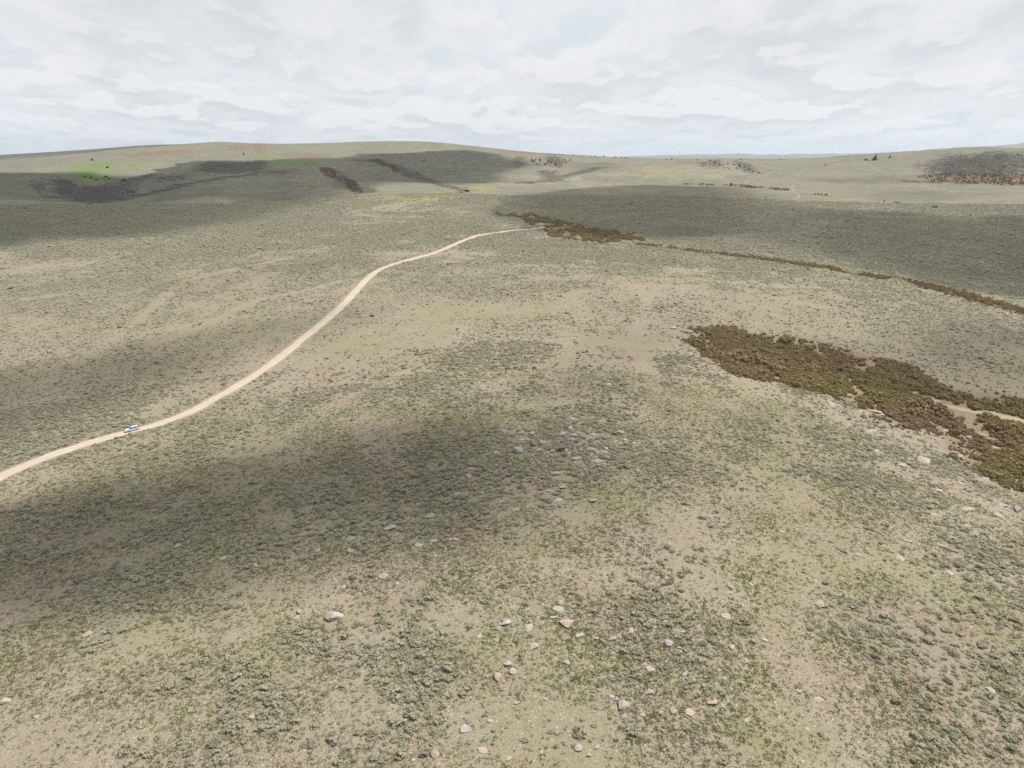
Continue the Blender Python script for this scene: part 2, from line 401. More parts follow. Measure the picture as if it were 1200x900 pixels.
    c = layer(c, dark, mix_c(nt, mrange(nt, n_mid, .4, .6), (0.042, 0.038, 0.036), (0.115, 0.100, 0.085)), .85)
    c = layer(c, sand, mix_c(nt, n_mid, (0.34, 0.28, 0.20), (0.40, 0.32, 0.23)), .85)
    nt.links.new(c, b.inputs['Base Color'])
    b.inputs['Roughness'].default_value = 1.0; b.inputs['Specular IOR Level'].default_value = 0.05
    hsum = math_n(nt, 'ADD', math_n(nt, 'MULTIPLY', n_sm, .26), math_n(nt, 'MULTIPLY', n_f, .12))
    hsum = math_n(nt, 'ADD', hsum, math_n(nt, 'MULTIPLY', math_n(nt, 'MULTIPLY', vo.outputs['Distance'], -1.4), math_n(nt, 'MULTIPLY', far, cover_f)))
    bp = node(nt, 'ShaderNodeBump'); bp.inputs['Strength'].default_value = 0.7; bp.inputs['Distance'].default_value = 1.0
    nt.links.new(hsum, bp.inputs['Height']); nt.links.new(bp.outputs[0], b.inputs['Normal'])
    return m

def mat_foliage(name, ca, cb, cc, loc_scale=0.03, leaf_scale=2.0, region=None, thin=0.35, dead=None):
    """a shrub colour that differs from plant to plant and clump to clump"""
    m, nt, b, out = new_mat(name)
    oi = node(nt, 'ShaderNodeObjectInfo'); tc = node(nt, 'ShaderNodeTexCoord').outputs['Object']
    r = oi.outputs['Random']
    c = mix_c(nt, mrange(nt, r, 0, .8, smooth=False), ca, cb)
    if dead: c = mix_c(nt, mrange(nt, r, .84, .90), c, dead)
    n = noise_n(nt, tc, leaf_scale, 3, 0.6)
    c = mix_c(nt, mrange(nt, n, .35, .65, 0, .75), c, cc)
    if region:
        nl = noise_n(nt, oi.outputs['Location'], loc_scale, 3, 0.6)
        c = mix_c(nt, mrange(nt, nl, .34, .66), c, mix_c(nt, mrange(nt, n, .35, .65), region[0], region[1]))
    nt.links.new(c, b.inputs['Base Color'])
    b.inputs['Roughness'].default_value = 0.85; b.inputs['Specular IOR Level'].default_value = 0.15
    tl = node(nt, 'ShaderNodeBsdfTranslucent'); nt.links.new(c, tl.inputs[0])
    mx = node(nt, 'ShaderNodeMixShader'); mx.inputs[0].default_value = thin
    nt.links.new(b.outputs[0], mx.inputs[1]); nt.links.new(tl.outputs[0], mx.inputs[2]); nt.links.new(mx.outputs[0], out.inputs[0])
    return m

def mat_rock(name, ca, cb, lichen):
    m, nt, b, out = new_mat(name)
    tc = node(nt, 'ShaderNodeTexCoord').outputs['Object']
    oi = node(nt, 'ShaderNodeObjectInfo')
    off = node(nt, 'ShaderNodeVectorMath', operation='ADD'); nt.links.new(tc, off.inputs[0]); nt.links.new(oi.outputs['Location'], off.inputs[1])
    P = off.outputs[0]
    n1 = noise_n(nt, P, 1.3, 5, 0.65); n2 = noise_n(nt, P, 5.0, 4, 0.7); n3 = noise_n(nt, P, 2.2, 6, 0.75, dist=1.2)
    c = mix_c(nt, mrange(nt, n1, .35, .65), ca, cb)
    c = mix_c(nt, mrange(nt, n2, .56, .68, 0, .8), c, lichen)
    c = mix_c(nt, mrange(nt, n3, .60, .66, 0, .7), c, (0.06, 0.055, 0.05))
    nt.links.new(c, b.inputs['Base Color']); b.inputs['Roughness'].default_value = 0.95
    bp = node(nt, 'ShaderNodeBump'); bp.inputs['Strength'].default_value = 0.6; bp.inputs['Distance'].default_value = 0.25
    nt.links.new(n3, bp.inputs['Height']); nt.links.new(bp.outputs[0], b.inputs['Normal'])
    return m

def mat_plain(name, c, rough=0.5, metal=0.0, spec=0.5, var=0.0):
    m, nt, b, out = new_mat(name)
    if var:
        tc = node(nt, 'ShaderNodeTexCoord').outputs['Object']; n = noise_n(nt, tc, 3.0, 4, .6)
        cc = mix_c(nt, mrange(nt, n, .35, .7, 0, var), c, (0.32, 0.26, 0.19))
        nt.links.new(cc, b.inputs['Base Color'])
    else: b.inputs['Base Color'].default_value = (*c, 1)
    b.inputs['Roughness'].default_value = rough; b.inputs['Metallic'].default_value = metal; b.inputs['Specular IOR Level'].default_value = spec
    return m

def mat_road():
    m, nt, b, out = new_mat('packed_dirt')
    tc = node(nt, 'ShaderNodeTexCoord').outputs['Object']
    at = node(nt, 'ShaderNodeAttribute', attribute_name='across').outputs['Fac']
    n1 = noise_n(nt, tc, .12, 4, .6); n2 = noise_n(nt, tc, 1.6, 4, .7); n3 = noise_n(nt, tc, 8.0, 2, .6)
    c = mix_c(nt, mrange(nt, n1, .35, .65), (0.44, 0.36, 0.29), (0.50, 0.415, 0.34))
    c = mix_c(nt, mrange(nt, n2, .5, .75, 0, .6), c, (0.32, 0.245, 0.165))
    # wheel tracks are packed smoother and paler than the crown between them
    c = mix_c(nt, math_n(nt, 'MULTIPLY', mrange(nt, math_n(nt, 'ABSOLUTE', at), .24, .08), mrange(nt, n1, .42, .60, 0, .35)), c, (0.33, 0.275, 0.20))
    a = math_n(nt, 'ABSOLUTE', at); tr = math_n(nt, 'ABSOLUTE', math_n(nt, 'SUBTRACT', a, .42))
    c = mix_c(nt, mrange(nt, tr, .22, .02, 0, .28), c, (0.52, 0.435, 0.345))
    c = mix_c(nt, mrange(nt, math_n(nt, 'ADD', a, math_n(nt, 'MULTIPLY', math_n(nt, 'SUBTRACT', n2, .5), .9)), .72, 1.0, 0, .85), c, (0.25, 0.215, 0.135))
    nt.links.new(c, b.inputs['Base Color']); b.inputs['Roughness'].default_value = 1.0; b.inputs['Specular IOR Level'].default_value = 0.05
    bp = node(nt, 'ShaderNodeBump'); bp.inputs['Strength'].default_value = .4; bp.inputs['Distance'].default_value = .1
    nt.links.new(n3, bp.inputs['Height']); nt.links.new(bp.outputs[0], b.inputs['Normal'])
    return m

M = dict(
    ground=mat_ground(), road=mat_road(), track=mat_plain('old_track_soil', (0.25, 0.205, 0.165), 1.0, spec=.05, var=.8),
    sage=mat_foliage('sagebrush_leaves', (0.46, 0.445, 0.325), (0.56, 0.525, 0.42), (0.38, 0.38, 0.24), leaf_scale=5.0, thin=.45, dead=(0.33, 0.29, 0.25)),
    twig=mat_plain('grey_twigs', (0.24, 0.21, 0.18), .9, spec=.1),
    grass=mat_foliage('bunch_grass', (0.28, 0.285, 0.135), (0.48, 0.42, 0.32), (0.22, 0.23, 0.11), leaf_scale=4.0, thin=.5, loc_scale=.06, region=((0.20, 0.25, 0.075), (0.27, 0.31, 0.11))),
    willow=mat_foliage('willow_leaves', (0.305, 0.215, 0.130), (0.370, 0.268, 0.165), (0.260, 0.205, 0.118), loc_scale=0.028, leaf_scale=1.2,
                       region=((0.285, 0.235, 0.105), (0.355, 0.290, 0.130))),
    redbrush=mat_foliage('red_brush', (0.25, 0.155, 0.115), (0.31, 0.20, 0.145), (0.21, 0.15, 0.105), leaf_scale=1.0),
    juniper=mat_foliage('conifer_needles', (0.050, 0.062, 0.042), (0.070, 0.080, 0.050), (0.040, 0.050, 0.034), leaf_scale=1.0),
    greenleaf=mat_foliage('fresh_green_leaves', (0.13, 0.22, 0.04), (0.16, 0.26, 0.05), (0.10, 0.17, 0.03), leaf_scale=1.0),
    bark=mat_plain('bark', (0.10, 0.08, 0.06), .95, spec=.1),
    rock_grey=mat_rock('grey_stone', (0.27, 0.25, 0.235), (0.345, 0.32, 0.295), (0.45, 0.43, 0.40)),
    rock_pink=mat_rock('pink_stone', (0.37, 0.275, 0.225), (0.43, 0.335, 0.285), (0.47, 0.41, 0.36)),
    rock_pale=mat_rock('pale_stone', (0.345, 0.30, 0.265), (0.42, 0.37, 0.325), (0.48, 0.44, 0.40)),
    rock_dark=mat_rock('dark_stone', (0.15, 0.13, 0.125), (0.21, 0.185, 0.17), (0.30, 0.28, 0.25)),
    talus=mat_rock('dark_basalt', (0.075, 0.068, 0.065), (0.12, 0.105, 0.10), (0.16, 0.15, 0.13)),
)

# ----------------------------------------------------------------------------------------------
# object helpers
# ----------------------------------------------------------------------------------------------
def mesh_obj(name, verts, faces, mat, parent=None, smooth=False):
    me = bpy.data.meshes.new(name)
    me.from_pydata([tuple(v) for v in verts], [], [tuple(f) for f in faces]); me.update()
    if mat: me.materials.append(mat)
    if smooth: me.polygons.foreach_set('use_smooth', [True] * len(me.polygons))
    o = bpy.data.objects.new(name, me); col.objects.link(o); o.parent = parent
    return o

def bm_obj(name, bm, mat, parent=None, smooth=False):
    me = bpy.data.meshes.new(name); bm.to_mesh(me); bm.free()
    if mat: me.materials.append(mat)
    if smooth: me.polygons.foreach_set('use_smooth', [True] * len(me.polygons))
    o = bpy.data.objects.new(name, me); col.objects.link(o); o.parent = parent
    return o

def tag(o, label=None, cat=None, group=None, kind=None):
    if label: o['label'] = label
    if cat: o['category'] = cat
    if group: o['group'] = group
    if kind: o['kind'] = kind
    return o

def copy_tree(o, parent=None):
    c = o.copy(); col.objects.link(c); c.parent = parent
    for ch in list(o.children): copy_tree(ch, c)
    return c

def grid_mesh(name, X, Y, Z, mat, closed_u=False):
    nu, nv = X.shape
    co = np.stack([X, Y, Z], -1).reshape(-1, 3).astype(np.float32)
    iu = np.arange(nu - (0 if closed_u else 1)); jv = np.arange(nv - 1)
    I, J = np.meshgrid(iu, jv, indexing='ij'); I2 = (I + 1) % nu
    q = np.stack([I * nv + J, I * nv + J + 1, I2 * nv + J + 1, I2 * nv + J], -1).reshape(-1, 4)
    me = bpy.data.meshes.new(name)
    me.vertices.add(len(co)); me.vertices.foreach_set('co', co.ravel())
    me.loops.add(q.size); me.loops.foreach_set('vertex_index', q.ravel().astype(np.int32))
    me.polygons.add(len(q)); me.polygons.foreach_set('loop_start', np.arange(0, q.size, 4, dtype=np.int32))
    me.polygons.foreach_set('use_smooth', np.ones(len(q), bool))
    me.update(calc_edges=True); me.validate()
    me.materials.append(mat)
    o = bpy.data.objects.new(name, me); col.objects.link(o)
    return o

def set_color_attr(me, name, rgba):
    a = me.attributes.new(name, 'FLOAT_COLOR', 'POINT')
    a.data.foreach_set('color', np.ascontiguousarray(rgba, dtype=np.float32).ravel())

# ----------------------------------------------------------------------------------------------
# terrain
# ----------------------------------------------------------------------------------------------
ter = grid_mesh('ground', GX, GY, GZ, M['ground'])
tag(ter, 'rolling sagebrush steppe with tan grass and distant hills', None, None, 'structure')
fx, fy = GX.ravel(), GY.ravel(); fr = np.hypot(fx, fy)
vis = (np.abs(gth.ravel()) < R_(44.1)) & (fr < 12000)
def on_vis(fn, default=0.0):
    o = np.full(fx.shape, default, float); o[vis] = fn(fx[vis], fy[vis]); return o
m_sage = on_vis(sage_density, .7)
m_sage = np.where(fr > 1100, m_sage - 0.35 * on_vis(lambda x, y: soft(BARE_FAR, x, y, .02, .05)), m_sage)
m_green = on_vis(lambda x, y: soft(GREEN, x, y, .02, .05))
def red_mask(x, y):
    m = soft(RED_FAR, x, y, .020, .035)
    m = np.maximum(m, 0.60 * soft([THICKET_NEAR, THICKET_MID], x, y, .015, .03))
    return m
m_red = on_vis(red_mask)
def yel_mask(x, y):
    d = linedist(DRAW, x + 3 * fbm(x / 20, y / 20, 3, 5), y + 3 * fbm(x / 20, y / 20, 3, 8))
    return np.maximum(soft(YELLOW, x, y, .03, .06), 1 - sstep(8, 22, d))
m_yel = on_vis(yel_mask)
def dark_mask(x, y):
    r = np.hypot(x, y); w_ = r * .012
    m = soft(DARK, x, y, .03, .06)
    for l in DRAWS_FAR:
        d = linedist(l, x + w_ * fbm(x / w_ / 3, y / w_ / 3, 3, 441), y + w_ * fbm(x / w_ / 3, y / w_ / 3, 3, 447)) / r
        m = np.maximum(m, .75 * (1 - sstep(.003, .020, d)))  # draw brush, widened so the shade behind the crests is in the colour
    return m
m_dark = on_vis(dark_mask)
def sand_mask(x, y):
    d = linedist(WASH, x + 1.5 * fbm(x / 9, y / 9, 3, 5), y + 1.5 * fbm(x / 9, y / 9, 3, 8))
    m = .8 * (1 - sstep(.8, 2.6, d))
    d2 = linedist(ROAD, x, y)
    return np.maximum(m, 0.55 * (1 - sstep(2.2, 5.5, d2)))
m_sand = on_vis(sand_mask)
m_far = sstep(180, 900, fr)
m_dark = np.maximum(m_dark, sstep(5500, 7500, fr))
set_color_attr(ter.data, 'cover', np.stack([m_sage, m_green, m_red, np.ones_like(m_red)], -1))
set_color_attr(ter.data, 'cover_two', np.stack([m_yel, m_dark, m_sand, m_far], -1))

# blue mountains on the horizon
def mountains(name, R0, depth, profile, seed, mat):
    th = np.linspace(R_(-60), R_(60), 420); rr = np.linspace(-1, 1, 15)
    T, Q = np.meshgrid(th, rr, indexing='ij')
    hs = np.interp(T, [sight(p, 180)[0] for p, _ in profile], [ZC + sight(p, y)[1] * R0 for p, y in profile])
    rag = 1 + 0.16 * fbm(T * 60, Q * 0.7, 4, seed) + 0.05 * fbm(T * 300, Q * 3, 3, seed + 3)
    base = -80.0
    Z = base + (hs - base) * np.clip(1 - np.abs(Q) ** 1.5, 0, 1) * np.where(np.abs(Q) < .99, rag, 1)
    Rr = R0 + depth * Q + 0.12 * depth * fbm(T * 40, Q * 2, 3, seed + 9)
    o = grid_mesh(name, Rr * np.sin(T), Rr * np.cos(T), Z, mat)
    return tag(o, 'far blue mountain range low on the horizon', None, None, 'structure')
mm = mat_plain('far_forest_and_rock', (0.10, 0.105, 0.085), 1.0, spec=0.05, var=0.5)
mountains('mountains', 30000.0, 4000.0, [(-600, 184), (0, 186), (500, 186), (700, 184.5), (740, 183), (790, 181.6), (830, 180.2), (860, 180.0), (900, 181.2), (950, 180.2),
          (1000, 179.5), (1040, 178.5), (1090, 175), (1140, 171.5), (1170, 170), (1200, 168), (1260, 167), (1500, 172), (2200, 180)], 5, mm)

# ----------------------------------------------------------------------------------------------
# roads
# ----------------------------------------------------------------------------------------------
def ribbon(name, line, half, lift, mat, seed, nacross=9):
    t = np.gradient(line, axis=0); t /= np.maximum(np.hypot(t[:, 0], t[:, 1]), 1e-6)[:, None]
    nrm = np.stack([-t[:, 1], t[:, 0]], 1)
    s = np.arange(len(line)); a = np.linspace(-1, 1, nacross)
    wl = half * (1 + .22 * fbm(s * .18, s * 0 + 3, 3, seed)); wr = half * (1 + .22 * fbm(s * .18, s * 0 + 9, 3, seed + 5))
    W = np.where(a[None, :] < 0, wl[:, None], wr[:, None]) * a[None, :]
    X = line[:, 0:1] + nrm[:, 0:1] * W; Y = line[:, 1:2] + nrm[:, 1:2] * W
    Z = ground_z(X.ravel(), Y.ravel()).reshape(X.shape) + lift * (1 - np.abs(a)[None, :] ** 4 * 1.6)
    o = grid_mesh(name, X, Y, Z, mat)
    at = o.data.attributes.new('across', 'FLOAT', 'POINT'); at.data.foreach_set('value', np.tile(a, len(line)).astype(np.float32))
    return tag(o, None, None, None, 'structure')
tag(ribbon('dirt_road', ROAD, 2.65, 0.10, M['road'], 3), 'pale winding dirt road crossing the sagebrush slope')
for k, tline in enumerate(TRACKS):
    tag(ribbon('dirt_track', tline, (1.5, 2.6, 3.4)[k], 0.35, M['track'], 11 + k, 5), ['faint dirt track climbing out of the far draw', 'pale bend of dirt track on the far bench', 'pale stub of track on the far rise'][k])

# ----------------------------------------------------------------------------------------------
# plant meshes
# ----------------------------------------------------------------------------------------------
def ico(sub):
    bm = bmesh.new(); bmesh.ops.create_icosphere(bm, subdivisions=sub, radius=1.0)
    v = np.array([tuple(x.co) for x in bm.verts]); f = [tuple(x.index for x in q.verts) for q in bm.faces]; bm.free()
    return v, f
ICO1, ICO2, ICO3 = ico(1), ico(2), ico(3)

class Geo:
    def __init__(s): s.v, s.f, s.m = [], [], []
    def add(s, v, f, mi=0):
        o = len(s.v); s.v += [tuple(x) for x in v]; s.f += [tuple(i + o for i in q) for q in f]; s.m += [mi] * len(f)
    def blob(s, c, r, base, rnd, rough=.35, mi=0):
        v, f = base
        k = 1 + rough * (rnd.random(len(v)) - .5) * 2
        s.add(v * k[:, None] * np.array(r) + np.array(c), f, mi)
    def leaf(s, c, d, size, rnd, mi=0):
        d = np.array(d) / (np.linalg.norm(d) + 1e-9); a = np.cross(d, rnd.normal(size=3)); a /= np.linalg.norm(a) + 1e-9
        c = np.array(c); s.add([c - a * size * .5, c + d * size, c + a * size * .5], [(0, 1, 2)], mi)
    def stick(s, a, b, r0, r1, mi=1, n=5):
        a, b = np.array(a, float), np.array(b, float); d = b - a; d /= np.linalg.norm(d) + 1e-9
        u = np.cross(d, (0.3, 0.8, 0.52)); u /= np.linalg.norm(u); w = np.cross(d, u)
        ring = lambda c, r: [c + r * (math.cos(t) * u + math.sin(t) * w) for t in np.linspace(0, 2 * math.pi, n, endpoint=False)]
        s.add(ring(a, r0) + ring(b, r1), [(k, (k + 1) % n, n + (k + 1) % n, n + k) for k in range(n)] + [tuple(range(n, 2 * n))], mi)
    def mesh(s, name, mats, smooth=False):
        me = bpy.data.meshes.new(name); me.from_pydata(s.v, [], s.f); me.update()
        for m in mats: me.materials.append(m)
        me.polygons.foreach_set('material_index', s.m)
        if smooth: me.polygons.foreach_set('use_smooth', [True] * len(s.f))
        return me

def sage_mesh(seed, lod=0, mats=None, h=.62, name='sagebrush', spread=1.0):
    """an open, lopsided bush: leafy tufts carried on forking twigs"""
    rnd = np.random.default_rng(seed); g = Geo()
    ax = np.array([1 + .35 * rnd.random(), .7 + .3 * rnd.random()]) * spread
    off = rnd.normal(0, .05, 2)
    n = 17 if lod == 0 else 5
    for k in range(n):
        a = rnd.random() * 6.283; rr = .40 * rnd.random() ** .6; z = h * (.42 + .50 * rnd.random()) - rr * .34
        s = (.075 + .085 * rnd.random()) * (1 if lod == 0 else 1.75)
        c = (rr * math.cos(a) * ax[0] + off[0], rr * math.sin(a) * ax[1] + off[1], max(z, .10))
        g.blob(c, (s * 1.2, s * 1.2, s * .95), ICO1, rnd, .42)
        if lod == 0: g.stick((0, 0, -.05), (c[0] * .85, c[1] * .85, c[2] - s * .4), .026, .010, 1, 4)
    if lod == 0:
        for k in range(5):      # bare dead twigs
            a = rnd.random() * 6.283; g.stick((0, 0, 0), (.5 * math.cos(a) * ax[0], .5 * math.sin(a) * ax[1], h * (.3 + .6 * rnd.random())), .016, .005, 1, 3)
        for k in range(60):
            d = rnd.normal(size=3); d[2] = abs(d[2]) * .8 + .1; d /= np.linalg.norm(d)
            c = d * np.array([.46 * ax[0], .46 * ax[1], h * .62]) * (.6 + .5 * rnd.random()) + np.array([off[0], off[1], h * .26])
            g.leaf(c, d + np.array([0, 0, .6]) + .6 * rnd.normal(size=3), .08 + .06 * rnd.random(), rnd)
        for k in range(7):
            a = rnd.random() * 6.283; q = .20 + .16 * rnd.random()
            g.blob((q * math.cos(a) * ax[0], q * math.sin(a) * ax[1], .07), (.10, .10, .10), ICO1, rnd, .4)
    else:
        g.blob((off[0], off[1], h * .3), (.33 * ax[0], .33 * ax[1], h * .36), ICO1, rnd, .45)
    return g.mesh(name, mats or [M['sage'], M['twig']])

def grass_mesh(seed):
    rnd = np.random.default_rng(seed); g = Geo()
    for k in range(11):
        a = rnd.random() * 6.283; r = .22 * math.sqrt(rnd.random())
        g.leaf((r * math.cos(a), r * math.sin(a), -.02), (math.cos(a) * .8, math.sin(a) * .8, .35 + .6 * rnd.random()), .15 + .10 * rnd.random(), rnd)
    return g.mesh('grass_tuft', [M['grass']])

def willow_mesh(seed, mat):
    """a spreading clump of upright stems topped with small leafy tufts"""
    rnd = np.random.default_rng(seed); g = Geo()
    for k in range(20):
        a = rnd.random() * 6.283; rr = .95 * math.sqrt(rnd.random()); s = .17 + .20 * rnd.random()
        z = (.55 + .75 * rnd.random()) * (1.1 - .45 * rr)
        g.blob((rr * math.cos(a), rr * math.sin(a), z), (s * 1.15, s * 1.15, s * 1.05), ICO1, rnd, .42)
    for k in range(16):
        a = rnd.random() * 6.283; rr = .8 * rnd.random()
        g.stick((rr * .5 * math.cos(a), rr * .5 * math.sin(a), 0), (rr * 1.25 * math.cos(a), rr * 1.25 * math.sin(a), 1.05 + .55 * rnd.random()), .03, .012, 0, 3)
    for k in range(6):
        a = rnd.random() * 6.283; g.blob((.5 * math.cos(a), .5 * math.sin(a), .3), (.45, .45, .38), ICO1, rnd, .35)
    for k in range(170):
        d = rnd.normal(size=3); d[2] = abs(d[2]); d /= np.linalg.norm(d)
        g.leaf(d * np.array([1.1, 1.1, 1.25]) * (.6 + .5 * rnd.random()) + np.array([0, 0, .15]), d * .6 + np.array([0, 0, 1.0]) + .5 * rnd.normal(size=3), .13 + .10 * rnd.random(), rnd)
    return g.mesh('willow', [mat])

def rock_mesh(seed, kind):
    """an angular weathered block: a displaced ball with several cleaved faces"""
    rnd = np.random.default_rng(seed)
    v, f = ICO3; v = v.copy()
    sx = {'block': (1, .76, .52), 'slab': (1, .70, .17), 'round': (1, .84, .34), 'long': (1, .26, .20)}[kind]
    lo = 0.16 * np.sin(v @ rnd.normal(size=(3, 3)) * 2.6 + rnd.random(3) * 6) + .07 * np.sin(v @ rnd.normal(size=(3, 3)) * 6 + rnd.random(3) * 6); v = v + lo
    for k in range(17 if kind != 'round' else 9):
        n = rnd.normal(size=3); n[2] *= .7; n /= np.linalg.norm(n); d = .48 + .30 * rnd.random()
        p = v @ n; v = v - np.outer(np.maximum(p - d, 0), n)
    v *= 1 + .035 * (rnd.random(len(v)) - .5)[:, None]
    v = v * np.array(sx); v *= .5 / np.abs(v[:, 0]).max()
    me = bpy.data.meshes.new(kind + '_rock'); me.from_pydata([tuple(x) for x in v], [], f); me.update()
    return me

SAGE = [sage_mesh(100 + k, 0, h=.36 + .10 * (k % 3), spread=1 + .2 * (k % 2)) for k in range(11)]
SAGE_FAR = [sage_mesh(200 + k, 1, h=.44, name='sagebrush_clump') for k in range(4)]
GRASS = [grass_mesh(300 + k) for k in range(5)]
WILLOW = [willow_mesh(400 + k, M['willow']) for k in range(5)]
REDBRUSH = [willow_mesh(420 + k, M['redbrush']) for k in range(3)]
ROCKS = {k: [rock_mesh(500 + 20 * i + j, k) for j in range(5)] for i, k in enumerate(('block', 'slab', 'round', 'long'))}

# ----------------------------------------------------------------------------------------------
# ground cover nobody could count: points that carry plant meshes
# ----------------------------------------------------------------------------------------------
def scatter(name, meshes, x, y, size, label, mat=None, sink=0.0, tilt=0.0):
    z = ground_z(x, y) - sink * size
    me = bpy.data.meshes.new(name + '_points'); me.vertices.add(len(x))
    me.vertices.foreach_set('co', np.stack([x, y, z], -1).astype(np.float32).ravel())
    a = me.attributes.new('size', 'FLOAT', 'POINT'); a.data.foreach_set('value', size.astype(np.float32))
    a = me.attributes.new('turn', 'FLOAT_VECTOR', 'POINT')
    rot = np.stack([rng.normal(0, tilt, len(x)), rng.normal(0, tilt, len(x)), rng.random(len(x)) * 6.283], -1)
    a.data.foreach_set('vector', rot.astype(np.float32).ravel())
    a = me.attributes.new('pick', 'INT', 'POINT'); a.data.foreach_set('value', rng.integers(0, len(meshes), len(x)).astype(np.int32))
    o = bpy.data.objects.new(name, me); col.objects.link(o)
    tag(o, label, None, None, 'stuff')
    src = bpy.data.collections.new(name + '_plants')
    for k, m in enumerate(meshes):
        if mat:
            m = m.copy(); m.materials.clear(); m.materials.append(mat)
        src.objects.link(bpy.data.objects.new('%s_form_%d' % (name, k), m))
    ng = bpy.data.node_groups.new(name + '_scatter', 'GeometryNodeTree')
    ng.interface.new_socket('Geometry', in_out='INPUT', socket_type='NodeSocketGeometry')
    ng.interface.new_socket('Geometry', in_out='OUTPUT', socket_type='NodeSocketGeometry')
    gi, go = ng.nodes.new('NodeGroupInput'), ng.nodes.new('NodeGroupOutput')
    ci = ng.nodes.new('GeometryNodeCollectionInfo'); ci.inputs['Collection'].default_value = src
    ci.inputs['Separate Children'].default_value = True; ci.inputs['Reset Children'].default_value = True
    ip = ng.nodes.new('GeometryNodeInstanceOnPoints'); ip.inputs['Pick Instance'].default_value = True
    def attr(nm, ty):
        n = ng.nodes.new('GeometryNodeInputNamedAttribute'); n.data_type = ty; n.inputs['Name'].default_value = nm
        return n.outputs['Attribute']
    ng.links.new(gi.outputs[0], ip.inputs['Points']); ng.links.new(ci.outputs[0], ip.inputs['Instance'])
    ng.links.new(attr('pick', 'INT'), ip.inputs['Instance Index'])
    e2r = ng.nodes.new('FunctionNodeEulerToRotation'); ng.links.new(attr('turn', 'FLOAT_VECTOR'), e2r.inputs[0])
    ng.links.new(e2r.outputs[0], ip.inputs['Rotation'])
    ng.links.new(attr('size', 'FLOAT'), ip.inputs['Scale'])
    ng.links.new(ip.outputs[0], go.inputs[0])
    md = o.modifiers.new('scatter', 'NODES'); md.node_group = ng
    return o

def wedge(r0, r1, n, half=R_(44)):
    th = rng.uniform(-half, half, n); r = np.sqrt(rng.uniform(r0 * r0, r1 * r1, n))
    return r * np.sin(th), r * np.cos(th)

def in_frame(x, y, pad=30):
    px, py, d = project(x, y, ground_z(x, y))
    return (d > 0) & (px > -pad) & (px < 1200 + pad) & (py < 900 + pad)

# sagebrush: candidates thinned by the density map
def sage_points(r0, r1, per_m2):
    n = int(per_m2 * (r1 * r1 - r0 * r0) * R_(44))
    x, y = wedge(r0, r1, n)
    k = in_frame(x, y, 60); x, y = x[k], y[k]
    d = sage_density(x, y)
    d *= 1 - .97 * soft([THICKET_NEAR, THICKET_MID], x, y, .004, .012)
    rd = linedist(ROAD[::4], x, y)
    d = np.where(rd < 3.6, 0, d)
    k = rng.random(len(x)) < d ** 1.7
    return x[k], y[k]
